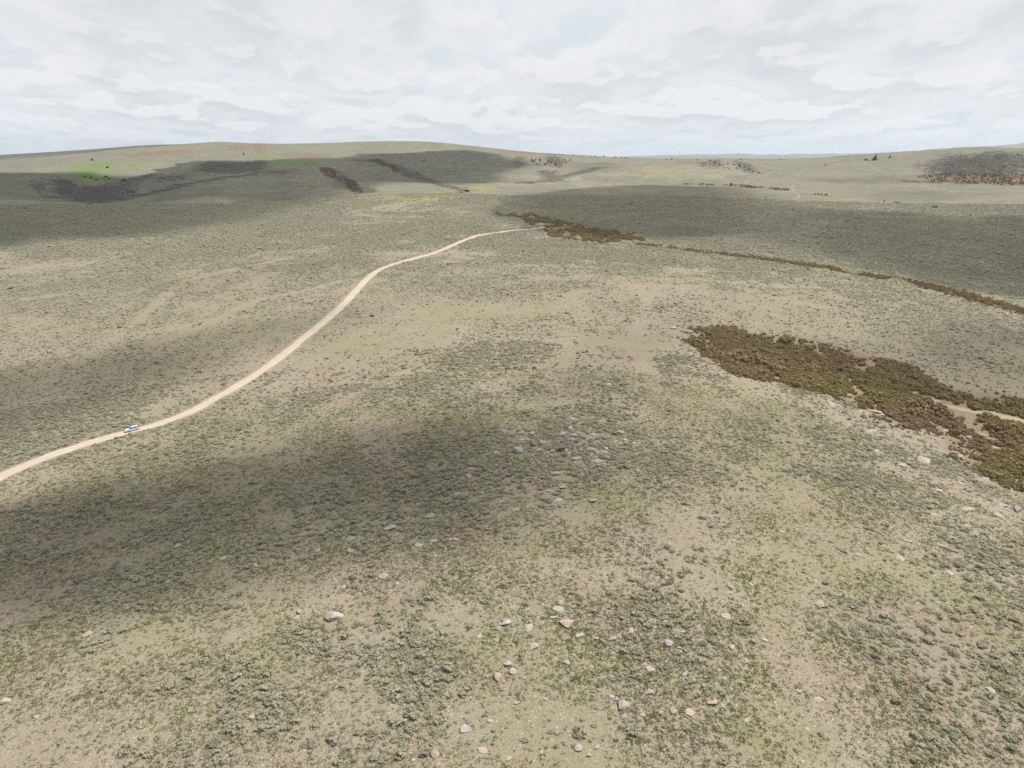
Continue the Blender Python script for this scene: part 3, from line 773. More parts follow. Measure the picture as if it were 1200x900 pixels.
# ----------------------------------------------------------------------------------------------
# rocks: (photo x, photo y, width in photo pixels, colour, form, turn)
# ----------------------------------------------------------------------------------------------
NAMED = [   # rocks one can tell apart at once; they also serve as landmarks for the others
    (390, 720, 23, 'pale', 'block', 20, 'big pale cracked boulder with a dark lower edge among bushes left of centre', 'the big cracked boulder'),
    (961, 706, 15, 'pink', 'round', 60, 'smooth pink boulder lying alone in short grass on the lower right slope', 'the lone smooth pink boulder'),
    (663, 727, 18, 'pink', 'round', 0, 'broad rounded pink boulder, largest of the pale group low in the middle', 'the broad rounded pink boulder'),
    (659, 524, 17, 'dark', 'block', 40, 'tall dark brown block standing in the middle of the central outcrop', 'the tall dark outcrop block'),
    (607, 527, 13, 'grey', 'block', 75, 'grey angular block at the left end of the central outcrop', 'the angular block at the outcrop end'),
    (653, 553, 15, 'grey', 'round', 10, 'squat grey boulder just downhill of the central outcrop', 'the squat boulder under the outcrop'),
    (584, 790, 15, 'pink', 'block', 110, 'ragged pinkish split boulder near the bottom middle, dark crack at its foot', 'the ragged split boulder'),
    (1083, 538, 17, 'pale', 'slab', 35, 'long pale slab beside the lower edge of the red thicket', 'the long slab beside the thicket'),
    (1153, 560, 17, 'grey', 'slab', 10, 'smooth grey slab wedged against the lower margin of the red thicket', 'the smooth slab at the thicket margin'),
    (1108, 638, 26, 'pale', 'long', -35, 'narrow log-shaped pale stone lying tilted on the right slope', 'the log-shaped stone'),
    (1130, 593, 20, 'pale', 'slab', -10, 'pale flat slab with a grey hollow on the open right slope', 'the hollow flat slab'),
    (456, 616, 15, 'grey', 'slab', 15, 'grey slab propped up with deep black shade under its near edge', 'the propped grey slab'),
    (729, 825, 15, 'pale', 'block', 70, 'grey-white heaped boulder pile at the bottom, right of the middle', 'the heaped grey-white boulder'),
    (835, 820, 15, 'pink', 'slab', 20, 'orange-tinted flat stone with a black hollow below it at the bottom right', 'the orange-tinted flat stone'),
    (807, 832, 15, 'pink', 'slab', 100, 'triangular pale pink stone near the bottom edge right of the middle', 'the triangular pink stone'),
    (857, 757, 11, 'pale', 'block', 130, 'white block with a black shaded left face, right of the lower middle', 'the white block with a black face'),
    (1025, 480, 15, 'grey', 'slab', -30, 'grey layered ledge stone poking out of the red thicket', 'the layered ledge stone'),
    (993, 463, 9, 'pale', 'block', 0, 'whitest small block on the near rim of the red thicket', 'the whitest rim block'),
    (547, 852, 14, 'pale', 'round', 0, 'lichen-speckled round boulder low in the frame beside the dense bushes', 'the lichen-speckled boulder'),
    (620, 733, 13, 'pale', 'round', 30, 'whitish round-topped stone between a tilted slab and the broad pink boulder', 'the whitish round-topped stone'),
    (603, 595, 13, 'pink', 'slab', 0, 'salmon-pink flat stone downhill of the central outcrop among dark bushes', 'the salmon flat stone'),
    (806, 388, 13, 'grey', 'block', 0, 'grey knob of the little rubble outcrop at the uphill tip of the red thicket', 'the knob at the thicket tip'),
    (1150, 755, 13, 'dark', 'block', 50, 'dark grey lump of stone near the right edge low in the frame', 'the dark lump by the right edge'),
    (262, 652, 10, 'pink', 'slab', 0, 'small pink flat stone alone in the shaded left foreground', 'the small pink stone in the shade'),
    (103, 741, 12, 'pink', 'slab', 30, 'flat pink stone lying in open grass far to the lower left', 'the flat stone in the lower left grass'),
    (6, 820, 14, 'pale', 'block', 30, 'pale broken boulder cut by the left edge of the picture', 'the broken boulder at the left edge'),
]
PLAIN = """
352 715 10 g b|349 722 8 p s|372 644 9 k s|410 645 8 g b|415 662 9 k s|402 687 8 p r|391 678 6 k s|449 673 12 k s|436 693 6 k l|511 650 9 k s|417 743 4 p r
410 630 13 g s|508 632 10 k s|491 637 11 k s|502 602 17 g s|465 625 9 k l|528 631 6 k r|535 631 7 k r|536 577 9 k s|549 557 12 g b|551 548 8 k s|490 590 6 k s|534 676 8 k s|478 607 5 k s|403 630 5 p r
612 507 10 g b|623 507 8 p b|612 514 9 p s|625 520 9 d b|633 527 10 p b|642 530 6 k r|657 537 13 d s|675 535 14 g s|674 541 6 k r|692 526 12 p b|660 516 9 d b|659 506 9 p s|672 510 10 g b|679 506 8 p s
684 513 7 d b|695 508 9 k s|709 513 8 d b|720 507 10 d b|733 514 8 p s|727 518 6 p r|743 518 7 k s|700 538 14 g s|596 556 10 d b|659 569 12 g s|676 563 9 d b|644 574 8 p s|654 585 11 p s|693 585 11 g r|588 586 10 k s|580 529 8 k s|565 577 6 k r|709 529 8 p s|668 500 9 g s|701 518 6 g r|648 511 6 d r|687 519 7 g b|636 517 6 g r|619 497 5 g r|640 545 7 g s|586 548 6 g r
655 712 15 p s|657 705 9 g b|648 721 12 k s|679 742 13 p s|594 726 19 p s|586 735 9 p r|626 754 14 k s|595 775 14 p s|601 786 10 p b|664 775 11 g r|670 789 10 g s|582 749 8 g r|562 744 8 k s|618 713 7 g r|691 719 9 g s|655 760 5 k r|699 747 6 p r|719 748 10 k b
793 709 6 p r|718 765 8 k b|739 737 13 k s|767 734 6 p r|755 737 6 g b|783 753 11 g b|795 758 6 p r|801 739 7 k s|850 720 14 p s|860 713 8 d b|893 765 10 k r|875 773 9 k s|882 750 9 g b|897 748 9 p s|763 783 13 p s|755 777 9 k s|802 788 12 g s|826 792 7 k s|789 831 12 k r|754 836 8 p s|775 835 7 p b|762 810 12 p b|737 824 11 g b|721 818 9 g s|732 838 8 p s|716 815 7 p r|883 804 12 p l|870 800 7 p b|849 793 6 k s|860 841 8 d s|875 843 8 p s|873 820 8 d b|847 828 6 p b
855 686 8 k b|855 693 9 k s|866 697 6 k r|880 683 10 p s|985 642 11 d s|989 646 9 d l|900 654 6 g r|967 682 9 d b|955 679 7 k s|995 685 9 d s|916 622 7 p s|1005 648 9 g s|952 633 10 d s|958 630 7 d s|974 664 5 d r
1100 574 11 p r|1059 543 12 k s|1083 598 13 d s|1093 601 11 p s|1063 632 9 p s|1175 590 12 p s|1192 596 14 g b|1170 602 10 p s|1154 604 13 g s|1125 566 7 p r|1168 524 9 g s|1118 530 8 g b|1126 533 8 k s|1011 530 9 d s|1022 504 13 p s|1045 506 9 g s|1027 527 7 p r|1134 615 8 k s|1109 503 13 p s|1150 508 10 p s|1135 512 8 p b|1175 526 9 p b|1183 536 8 p s|1116 505 8 p s|1165 515 7 g b
789 384 8 p b|795 380 6 k s|799 386 7 p s|812 391 6 p s|782 390 6 p s|792 394 7 k s|803 396 6 g s|815 384 5 p r|786 397 5 p r|777 384 5 k r|809 415 10 g b|800 408 7 d s|816 412 6 g r|888 420 8 p s|960 443 8 d b|985 466 9 d b|975 472 11 p s|981 474 8 k s|1012 487 11 d b|1009 481 7 p s|1060 480 8 p s|1082 478 8 p s|966 466 7 d s|1184 438 9 p s|1149 426 7 p s|1021 473 8 d s|1032 484 9 p s|969 469 6 p r|925 428 6 g r|948 446 5 p r|712 449 10 g s|700 447 5 p r|698 431 6 p s|1190 372 9 p s|1180 368 7 p b|1172 372 6 p r
1055 652 12 p s|1113 670 10 p s|1137 735 9 k r|1067 723 7 p r|1160 806 13 p s|1188 798 14 d s|1075 695 9 d s|1028 704 8 d b|1034 700 7 d b|1031 710 6 d b|960 818 12 p s|936 808 8 p s|1002 821 8 k s|1008 783 4 p r
209 638 9 k s|300 661 10 k s|295 840 8 k b|112 625 8 k s|158 830 4 p r|43 838 8 k s|565 877 12 k s|510 883 10 k b|481 873 7 k b|635 880 8 k r|595 888 10 p s|700 873 9 k s|678 876 9 p b|623 840 6 p l|640 818 6 p r|605 822 7 p r|575 843 8 k s
"""
_r = random.Random(31)
for _k in range(32):     # more rubble of the central outcrop
    PLAIN += '|%d %d %d %s %s' % (_r.gauss(662, 36), _r.gauss(521, 15), _r.uniform(4.5, 9.5), _r.choice('ggkpdg'), _r.choice('bbsr'))
CW = {'g': 'grey', 'k': 'pink', 'p': 'pale', 'd': 'dark'}
FW = {'b': ('block', 'blocky'), 's': ('slab', 'flat'), 'r': ('round', 'rounded'), 'l': ('long', 'narrow')}
rock_rows = []
for r in NAMED:
    rock_rows.append(dict(px=r[0], py=r[1], w=r[2], c=r[3], f=r[4], a=r[5], label=r[6]))
LANDMARKS = [(r[0], r[1], r[7]) for r in NAMED]
for tok in PLAIN.replace('\n', '|').split('|'):
    t = tok.split()
    if len(t) == 5:
        f, fw = FW[t[4]]
        rock_rows.append(dict(px=float(t[0]), py=float(t[1]), w=float(t[2]), c=CW[t[3]], f=f, fw=fw, a=random.uniform(0, 360), label=None))

def where(px, py, most=None):
    """the nearest landmark rock, and on which side of it"""
    d = [(math.hypot(px - x, (py - y) * 1.3), x, y, n) for x, y, n in LANDMARKS]
    d.sort(); _, x, y, n = d[0]
    ang = math.degrees(math.atan2(-(py - y), px - x)) % 360
    side = ['right of', 'uphill right of', 'uphill of', 'uphill left of', 'left of', 'downhill left of', 'downhill of', 'downhill right of'][int((ang + 22.5) // 45) % 8]
    return side, n, d[0][0]
ORD = ['nearest', 'second', 'third', 'fourth', 'fifth', 'sixth', 'seventh', 'eighth', 'ninth', 'tenth']
bins = {}
for q in rock_rows:
    if q['label'] is None:
        side, n, d = where(q['px'], q['py'])
        sz = 'small' if q['w'] < 8.5 else ('large' if q['w'] > 12.5 else 'middling')
        bins.setdefault((sz, {'grey': 'grey', 'pink': 'pink', 'pale': 'pale', 'dark': 'dark'}[q['c']], q['fw'], side, n), []).append((d, q))
for (sz, c, fw, side, n), v in bins.items():
    v.sort(key=lambda e: e[0])
    for k, (d, q) in enumerate(v):
        q['label'] = ('%s %s %s rock %s %s' % (sz, c, fw, side, n)) if len(v) == 1 else ('%s of the %s %s %s rocks %s %s' % (ORD[k], sz, c, fw, side, n))
RM = {c: M['rock_' + c] for c in ('grey', 'pink', 'pale', 'dark')}
rock_me = {}
ROCKXY = []
for k, q in enumerate(rock_rows):
    x, y = ground_at(q['px'], q['py'] + q['w'] * .18)
    z = float(ground_z(x, y)[0]); dep = float(project(x, y, z)[2])
    w = q['w'] * dep / F * 1.10
    key = (q['f'], k % 5, q['c'])
    if key not in rock_me:
        me = ROCKS[q['f']][k % 5].copy(); me.materials.append(RM[q['c']]); rock_me[key] = me
    nm = {'block': 'boulder', 'slab': 'flat_rock', 'round': 'boulder', 'long': 'long_rock'}[q['f']]
    o = bpy.data.objects.new(nm, rock_me[key]); col.objects.link(o)
    hz = {'block': .14, 'slab': .045, 'round': .09, 'long': .06}[q['f']]
    o.location = (x, y, z + w * hz * .55)
    sz_ = 1.0
    o.scale = (w, w * random.uniform(.85, 1.15), w * random.uniform(.85, 1.2) * sz_)
    o.rotation_euler = (random.gauss(0, .12), random.gauss(0, .12), R_(q['a']))
    ROCKXY.append((x, y - .15 * w, .62 * w + .2))
    tag(o, q['label'], 'rock', 'rocks scattered over the steppe slope')

ROCKXY = np.array(ROCKXY)
def clear_of_rocks(x, y):
    k = np.ones(len(x), bool)
    for a, b, r in ROCKXY: k &= np.hypot(x - a, y - b) > r
    return k
sx, sy = sage_points(80, 300, 1.35)
k = clear_of_rocks(sx, sy); sx, sy = sx[k], sy[k]
sdn = sage_density(sx, sy)
ssz = np.minimum((0.37 + 0.42 * sdn) * rng.lognormal(0, .52, len(sx)), 1.5)
fx2, fy2 = sage_points(300, 1400, 0.50)
fr2 = np.hypot(fx2, fy2)
k = rng.random(len(fx2)) < 1 - .62 * sstep(450, 1000, fr2); fx2, fy2, fr2 = fx2[k], fy2[k], fr2[k]
fsz = rng.lognormal(0, .42, len(fx2)) * (0.62 + .38 * sstep(300, 900, fr2))

# the 300 bushes that show largest stand as individuals
px, py, dep = project(sx, sy, ground_z(sx, sy))
score = ssz / dep; score[(px < 8) | (px > 1192) | (py > 893)] = 0
order = np.argsort(-score)
big = order[:300]; rest = order[300:]

# ----------------------------------------------------------------------------------------------
# the individual sagebrush
# ----------------------------------------------------------------------------------------------
def sector_label(px, py):
    side, n, d = where(px, py)
    return '%s sagebrush %s %s' % ('close' if d < 60 else 'outlying', side, n)
for k in big:
    o = bpy.data.objects.new('sagebrush', SAGE[k % len(SAGE)]); col.objects.link(o)
    s = float(ssz[k]); o.scale = (s * random.uniform(.9, 1.2), s * random.uniform(.9, 1.2), s)
    o.location = (sx[k], sy[k], float(ground_z(sx[k], sy[k])[0]) - .03)
    o.rotation_euler = (random.gauss(0, .06), random.gauss(0, .06), random.uniform(0, 6.28))
    tag(o, sector_label(px[k], py[k]), 'sagebrush', 'largest sagebrush bushes of the near slope')

near = rest
scatter('sagebrush_cover', SAGE, sx[near], sy[near], ssz[near], 'countless small grey-green sagebrush bushes over the near slope', sink=.05, tilt=.06)
scatter('distant_sagebrush_cover', SAGE_FAR, fx2, fy2, fsz, 'fine grey-green sagebrush texture over the middle distance', sink=.05, tilt=.05)

# bunch grass and small stones on the near slope
n = 480000
gx, gy = wedge(72, 260, n); k = in_frame(gx, gy, 10); gx, gy = gx[k], gy[k]
k = rng.random(len(gx)) < np.clip((.5 + .9 * fbm(gx / 12, gy / 12, 3, 131)) * (1.15 - np.hypot(gx, gy) / 300), .05, 1)
k &= linedist(ROAD[::4], gx, gy) > 2.8
gx, gy = gx[k], gy[k]
scatter('grass_tufts', GRASS, gx, gy, rng.lognormal(0, .4, len(gx)) * .72, 'short tufts of bunch grass between the bushes', tilt=.1)
n = 60000
qx, qy = wedge(72, 300, n); k = in_frame(qx, qy, 10); qx, qy = qx[k], qy[k]
stony = np.clip(.08 + 1.0 * soft([ell(790, 770, 160, 110), ell(660, 530, 100, 50), ell(440, 650, 110, 50), ell(1110, 590, 90, 80), ell(620, 750, 80, 70)], qx, qy, .10, .06), 0, 1) + .35 * np.clip(fbm(qx / 15, qy / 15, 3, 151), 0, 1)
k = (rng.random(len(qx)) < stony * .80) & (linedist(ROAD[::4], qx, qy) > 3)
qx, qy = qx[k], qy[k]; n3 = len(qx) // 3
qs = np.minimum(rng.lognormal(-1.0, .55, len(qx)), 1.1)
for i, (c, nm) in enumerate((('grey', 'grey'), ('pink', 'pinkish'), ('pale', 'pale'))):
    sl = slice(i * n3, (i + 1) * n3)
    scatter('loose_stones', ROCKS['block'][:2] + ROCKS['slab'][:2] + ROCKS['round'][:1], qx[sl], qy[sl], qs[sl], 'loose %s stones strewn between the bushes' % nm, mat=RM[c], sink=.02, tilt=.2)

# thickets of bare red-brown willow along the draws
def poly_points(poly, spacing):
    lo, hi = poly.min(0), poly.max(0)
    n = int((hi[0] - lo[0]) * (hi[1] - lo[1]) / spacing ** 2)
    x = rng.uniform(lo[0], hi[0], n); y = rng.uniform(lo[1], hi[1], n)
    r = np.hypot(x, y); w = r * .010
    k = sdf(poly, x + w * fbm(x / (w * 3), y / (w * 3), 3, 61), y + w * fbm(x / (w * 3), y / (w * 3), 3, 67)) < 0
    return x[k], y[k]
def grow(poly, spacing, pad):
    """shrubs that thin out towards a ragged margin, with gaps where the stand is open"""
    c = poly.mean(0); big_ = c + (poly - c) * 1.10
    x, y = poly_points(big_, spacing)
    r = np.hypot(x, y)
    d = -sdf(poly, x, y)
    rag = d + pad * 1.6 * fbm(x / (pad * 1.7), y / (pad * 1.7), 4, 411)
    p = sstep(-pad * .75, pad * .9, rag)
    gaps = fbm(x / (pad * 1.1), y / (pad * 2.2), 4, 421)
    p = p * (1 - .92 * sstep(.08, .34, gaps))
    k = rng.random(len(x)) < p
    return x[k], y[k], rag[k]
tx, ty, trag = grow(THICKET_NEAR, .92, 9.0)
wd = linedist(WASH, tx + 2 * fbm(tx / 9, ty / 9, 3, 5), ty + 2 * fbm(tx / 9, ty / 9, 3, 8))
k = (wd > 2.3) & clear_of_rocks(tx, ty - .8)
tx, ty, trag = tx[k], ty[k], trag[k]
mound = 1 + .45 * fbm(tx / 11, ty / 11, 3, 431)
scatter('willow_thicket', WILLOW, tx, ty, rng.lognormal(-.38, .42, len(tx)) * mound * (.55 + .45 * sstep(0, 7, trag)), 'dense red-brown and olive willow thicket filling the near draw', sink=.10, tilt=.12)
tx, ty, trag = grow(THICKET_MID, 2.3, 9.0)
k = fbm(tx / 12, ty / 26, 4, 181) < .12; tx, ty = tx[k], ty[k]
scatter('willow_thicket', WILLOW[:3], tx, ty, rng.lognormal(0, .35, len(tx)) * 1.0, 'red-brown willow patch where the road meets the far draw', sink=.08)
# a broken line of low willow along the second draw
s_ = rng.random(9000); seg = (s_ * (len(DRAW) - 1)).astype(int); f_ = s_ * (len(DRAW) - 1) - seg
D = np.array(DRAW); dx = D[seg] + (D[seg + 1] - D[seg]) * f_[:, None] + rng.normal(0, 4.6, (len(seg), 2))
k = fbm(dx[:, 0] / 16, dx[:, 1] / 24, 4, 191) > -.22
dx = dx[k]; hw = len(dx) // 2
scatter('draw_willow', WILLOW[:3], dx[:hw, 0], dx[:hw, 1], rng.lognormal(-.72, .38, hw), 'low olive-brown willow growing along the second draw', sink=.08)
scatter('draw_willow', WILLOW[:3], dx[hw:, 0], dx[hw:, 1], rng.lognormal(-.72, .38, len(dx) - hw), 'low rust-red willow growing along the second draw', mat=M['redbrush'], sink=.08)
# brush on the far hillsides
bx, by = [], []
for p in RED_FAR[:3] + RED_FAR[8:9]:
    x, y = poly_points(p, 4.2); w_ = np.hypot(x, y) * .03; k = (rng.random(len(x)) < .34) & (1.2 * fbm(x / (w_ * .5), y / (w_ * .9), 4, 401) + .65 * sstep(.0, .010, -sdf(p, x, y) / np.hypot(x, y)) > .22); bx.append(x[k]); by.append(y[k])
bx, by = np.concatenate(bx), np.concatenate(by)
if len(bx) > 30000:
    k = rng.permutation(len(bx))[:30000]; bx, by = bx[k], by[k]
scatter('red_brush', REDBRUSH, bx, by, rng.lognormal(.35, .3, len(bx)), 'low red-brown brush on the far hillsides', sink=.1)
# dark broken rock and scrub on the far hill faces
dx_, dy_ = [], []
for p in DARK[:2] + DARK[4:8]:
    x, y = poly_points(p, 7.0); k = (fbm(x / 30, y / 60, 4, 201) + rng.normal(0, .25, len(x)) > -.05) & (rng.random(len(x)) < .75); dx_.append(x[k]); dy_.append(y[k])
dx_, dy_ = np.concatenate(dx_), np.concatenate(dy_)
if len(dx_) > 20000:
    k = rng.permutation(len(dx_))[:20000]; dx_, dy_ = dx_[k], dy_[k]
scatter('talus', ROCKS['block'], dx_, dy_, rng.lognormal(1.15, .5, len(dx_)), 'dark broken rock strewn on the far hill faces', mat=M['talus'], sink=.05, tilt=.3)

# ----------------------------------------------------------------------------------------------
# far trees
# ----------------------------------------------------------------------------------------------
def tree_proto(name, seed, shape):
    rnd = np.random.default_rng(seed); g = Geo()
    if shape == 'cone':
        for k in range(46):
            z = .10 + .88 * rnd.random() ** .9; rr = .26 * (1.02 - z) * math.sqrt(rnd.random()); a = rnd.random() * 6.283
            s = .05 + .09 * (1 - z); g.blob((rr * math.cos(a), rr * math.sin(a), z), (s * 1.3, s * 1.3, s * .9), ICO1, rnd, .4)
    else:
        for k in range(40):
            a = rnd.random() * 6.283; rr = .42 * math.sqrt(rnd.random()); s = .10 + .08 * rnd.random()
            g.blob((rr * math.cos(a), rr * math.sin(a), .28 + .60 * rnd.random() * (1 - rr)), (s, s, s * .85), ICO1, rnd, .35)
    root = bpy.data.objects.new(name, None); col.objects.link(root)
    cm = g.mesh('crown', [M['juniper'] if shape != 'leafy' else M['greenleaf']])
    c = bpy.data.objects.new('crown', cm); col.objects.link(c); c.parent = root
    t = Geo(); t.stick((0, 0, -.06), (0, 0, .55 if shape == 'cone' else .45), .035, .015, 0, 7)
    for k in range(4):
        a = k * 1.6; t.stick((0, 0, .2 + .05 * k), (.2 * math.cos(a), .2 * math.sin(a), .40 + .05 * k), .018, .008, 0, 5)
    tm = t.mesh('trunk', [M['bark']]); tr = bpy.data.objects.new('trunk', tm); col.objects.link(tr); tr.parent = root
    return root
protos = {}
def tree(shape, px_, py_, hpx, label, group, sqz=1.0, name=None):
    name = name or {'cone': 'conifer', 'round': 'juniper', 'leafy': 'green_bush'}[shape]
    x, y = ground_at(px_, py_); z = float(ground_z(x, y)[0]); dep = float(project(x, y, z)[2])
    if shape not in protos:
        o = protos[shape] = tree_proto(name, 700 + len(protos), shape)
    else: o = copy_tree(protos[shape])
    h = hpx * dep / F * .68
    o.location = (x, y, z - .03 * h); o.scale = (h * sqz, h * sqz, h); o.rotation_euler = (0, 0, random.uniform(0, 6.28))
    tag(o, label, 'tree' if shape == 'cone' else ('juniper' if shape == 'round' else 'bush'), group)
tree('cone', 1025.5, 187.6, 10, 'tallest dark conifer, pointed, standing on the shoulder of the right hill', 'conifers on the skyline')
tree('cone', 1023.5, 187.9, 6, 'shorter dark conifer hugging the foot of the tallest pointed one', 'conifers on the skyline', 1.2)
tree('cone', 1042.6, 185.2, 6, 'lone small dark conifer farther up the right hill shoulder', 'conifers on the skyline')
tree('cone', 285.5, 181.5, 4.5, 'tiny lone dark conifer beside the green patch on the left hill', 'conifers on the skyline')
tree('round', 1014.5, 188.5, 4, 'round dark juniper bush left of the pointed conifers', 'junipers on the far hills', 1.3)
tree('round', 1018.5, 189.2, 2.2, 'low dark juniper between the round bush and the pointed conifers', 'junipers on the far hills', 1.3)
tree('round', 967, 194, 2.4, 'lone dark juniper dot on the pale plain left of the conifers', 'junipers on the far hills', 1.5)
tree('round', 546.5, 224.8, 4, 'dark bushy juniper at the lower end of the red gully', 'junipers on the far hills', 1.9)
tree('round', 108, 188.5, 4, 'dark juniper above the bright green patch on the left hill', 'junipers on the far hills', 1.1)
tree('round', 497, 230 - 41, 2.5, 'lone juniper dot on the shaded face of the summit hill', 'junipers on the far hills', 2.0)
tree('leafy', 1095.5, 243.6, 4.4, 'bright green leafy bush on the pale bench at the right', None, 2.2)
tree('leafy', 1142.5, 629.5, 5, 'yellow-green leafy shrub uphill of the log-shaped stone', None, 1.4)
JUN = [(px_ + random.uniform(-2, 2), py_ + random.uniform(-3.2, 3.2), random.uniform(1.7, 3.0)) for px_, py_ in [(837 + i * 1.75, 191.5 + i * .36) for i in range(32)]]
for i, (a, b, h) in enumerate(JUN):
    tree('round', a, b, h, 'small dark juniper in the slanting juniper stand beyond the far track', 'junipers of the slanting stand', 1.15)
for i in range(22):
    t = i / 21
    tree('round', 622 + 46 * random.random(), 186.5 + 9 * random.random(), random.uniform(2.2, 3.8), 'small dark juniper in the scrubby hollow below the rust-red ridge', 'junipers of the ridge hollow', 1.2)
for i, (a, b) in enumerate([(643, 181), (647, 181.3), (651, 181.6), (655, 181.7), (659, 182), (672, 182.6), (684, 183), (697, 183.4), (708, 183.6), (721, 184.6), (728, 185), (733, 185.2)]):
    tree('round', a, b, random.uniform(1.6, 2.6), 'tiny dark juniper in the row along the middle skyline ridge', 'junipers on the middle skyline', 1.6)
for i, (a, b) in enumerate([(781, 187), (787, 187.2), (817, 187.8), (868, 187), (832, 188.6), (915, 187)]):
    tree('round', a, b, random.uniform(1.5, 2.3), 'tiny dark juniper dot on the low saddle of the skyline', 'junipers on the saddle', 1.6)
for i, (a, b) in enumerate([(100, 208), (107, 209), (113, 211), (124, 208), (128, 210), (143, 212), (146, 211.6), (150, 226), (126, 197), (155, 226)]):
    tree('round', a, b, random.uniform(2.6, 4), 'dark juniper below the bright green patch on the left hill', 'junipers in the left gully', 1.5)
for i, (a, b) in enumerate([(959, 228.3), (963, 228.6), (955, 228), (968, 229), (897, 232), (1048, 237.5), (1051, 238), (1054, 238), (1036, 236)]):
    tree('round', a, b, random.uniform(2, 3.4), 'dark low juniper beside the bend of the far dirt track', 'junipers by the far track', 1.5)

# ----------------------------------------------------------------------------------------------
# the white car on the road
# ----------------------------------------------------------------------------------------------
def car():
    white = mat_plain('white_car_paint', (0.62, 0.68, 0.82), .25, spec=.5, var=.12); glass = mat_plain('dark_car_glass', (0.012, 0.02, 0.05), .05, spec=.6)
    black = mat_plain('black_trim', (0.02, 0.02, 0.025), .6); rubber = mat_plain('tyre_rubber', (0.02, 0.02, 0.02), .9); alloy = mat_plain('grey_alloy', (0.35, 0.36, 0.38), .35, metal=.8)
    lamp = mat_plain('clear_lamp', (0.7, 0.72, 0.75), .1); redl = mat_plain('red_lamp', (0.35, 0.02, 0.02), .2); plate = mat_plain('number_plate', (0.7, 0.7, 0.68), .5)
    root = bpy.data.objects.new('parked_car', None); col.objects.link(root)
    tag(root, 'white estate car with dark windows standing on the pale dirt road', 'car')
    W = .90
    def prism(name, prof, y0, y1, mat, parent, bev=.05, taper=None):
        bm = bmesh.new()
        n = len(prof)
        a = [bm.verts.new((x, y0, z)) for x, z in prof]; b = [bm.verts.new((x, y1, z)) for x, z in prof]
        bm.faces.new(a[::-1]); bm.faces.new(b)
        for k in range(n): bm.faces.new((a[k], a[(k + 1) % n], b[(k + 1) % n], b[k]))
        if taper:
            for v in bm.verts:
                if v.co.z > taper[0]: v.co.y *= 1 - taper[1] * (v.co.z - taper[0])
        bmesh.ops.recalc_face_normals(bm, faces=bm.faces)
        if bev: bmesh.ops.bevel(bm, geom=[e for e in bm.edges if e.calc_face_angle(0) > .5], offset=bev, segments=2, affect='EDGES', profile=.6)
        return bm_obj(name, bm, mat, parent)
    def arch(cx):
        return [(cx + .40 * math.cos(t), .34 + .40 * math.sin(t)) for t in np.linspace(0, math.pi, 9)]
    body = [(2.32, .36)] + [(2.34, .62), (2.24, .84), (1.30, 1.02), (.95, 1.05), (-2.20, 1.08), (-2.34, .98), (-2.36, .50), (-2.28, .32)]
    low = [(-1.80, .30)] + arch(-1.40)[::-1] + [(-.9, .26), (.9, .26)] + arch(1.42)[::-1] + [(1.9, .30)]
    prism('body', body + low[::-1], -W, W, white, root, .04)
    prism('roof', [(.10, 1.60), (-.2, 1.66), (-1.7, 1.64), (-2.02, 1.56), (-2.0, 1.60 - .1), (.12, 1.53)], -.70, .70, white, root, .03)
    cab = [(.98, 1.03), (.12, 1.55), (-2.0, 1.55), (-2.24, 1.06)]
    prism('pillars', [(p[0] * .995, p[1]) for p in cab], -.80, .80, white, root, .02, (1.05, .22))
    for s in (-1, 1):
        for nm, q in (('front_side_window', [(.72, 1.09), (.12, 1.49), (-.42, 1.51), (-.42, 1.09)]), ('rear_side_window', [(-.52, 1.09), (-.52, 1.51), (-1.22, 1.51), (-1.30, 1.09)]), ('quarter_window', [(-1.40, 1.10), (-1.32, 1.50), (-1.86, 1.49), (-2.04, 1.14)])):
            v = []
            for x, z in q:
                y = .80 * (1 - .22 * max(z - 1.05, 0))
                v.append((x, s * (y + .012), z))
            vi = [(x, y - s * .03, z) for x, y, z in v]
            n = 4
            mesh_obj(nm, v + vi, [tuple(range(n)), tuple(range(2 * n - 1, n - 1, -1))] + [(k, (k + 1) % n, n + (k + 1) % n, n + k) for k in range(n)], glass, root)
        d = prism('front_door', [(.78, .40), (.80, 1.0), (-.42, 1.03), (-.42, .36)], s * (W + .006), s * (W - .03), white, root, .01)
        d.name = 'door'
        prism('door_handle', [(-.36, .90), (-.14, .90), (-.14, .94), (-.36, .94)], s * (W + .03), s * (W + .004), black, d, 0)
        d = prism('door', [(-.47, .36), (-.47, 1.03), (-1.36, 1.04), (-1.0, .60), (-.92, .36)], s * (W + .006), s * (W - .03), white, root, .01)
        prism('door_handle', [(-1.30, .92), (-1.10, .92), (-1.10, .96), (-1.30, .96)], s * (W + .03), s * (W + .004), black, d, 0)
        prism('sill', [(.95, .24), (.95, .36), (-.95, .36), (-.95, .24)], s * (W + .012), s * (W - .06), black, root, .01)
        prism('mirror', [(.62, 1.06), (.74, 1.06), (.72, 1.18), (.62, 1.18)], s * (W - .04), s * (W + .14), black, root, .02)
        prism('roof_rail', [(-.1, 1.67), (-1.8, 1.67), (-1.8, 1.71), (-.1, 1.71)], s * .62, s * .58, black, root, 0)
        prism('headlight', [(2.36, .66), (2.30, .80), (2.06, .84), (2.10, .70)], s * (W + .004), s * .55, lamp, root, .015)
        prism('tail_light', [(-2.375, .72), (-2.36, 1.02), (-2.20, 1.04), (-2.22, .74)], s * (W + .004), s * .70, redl, root, .015)
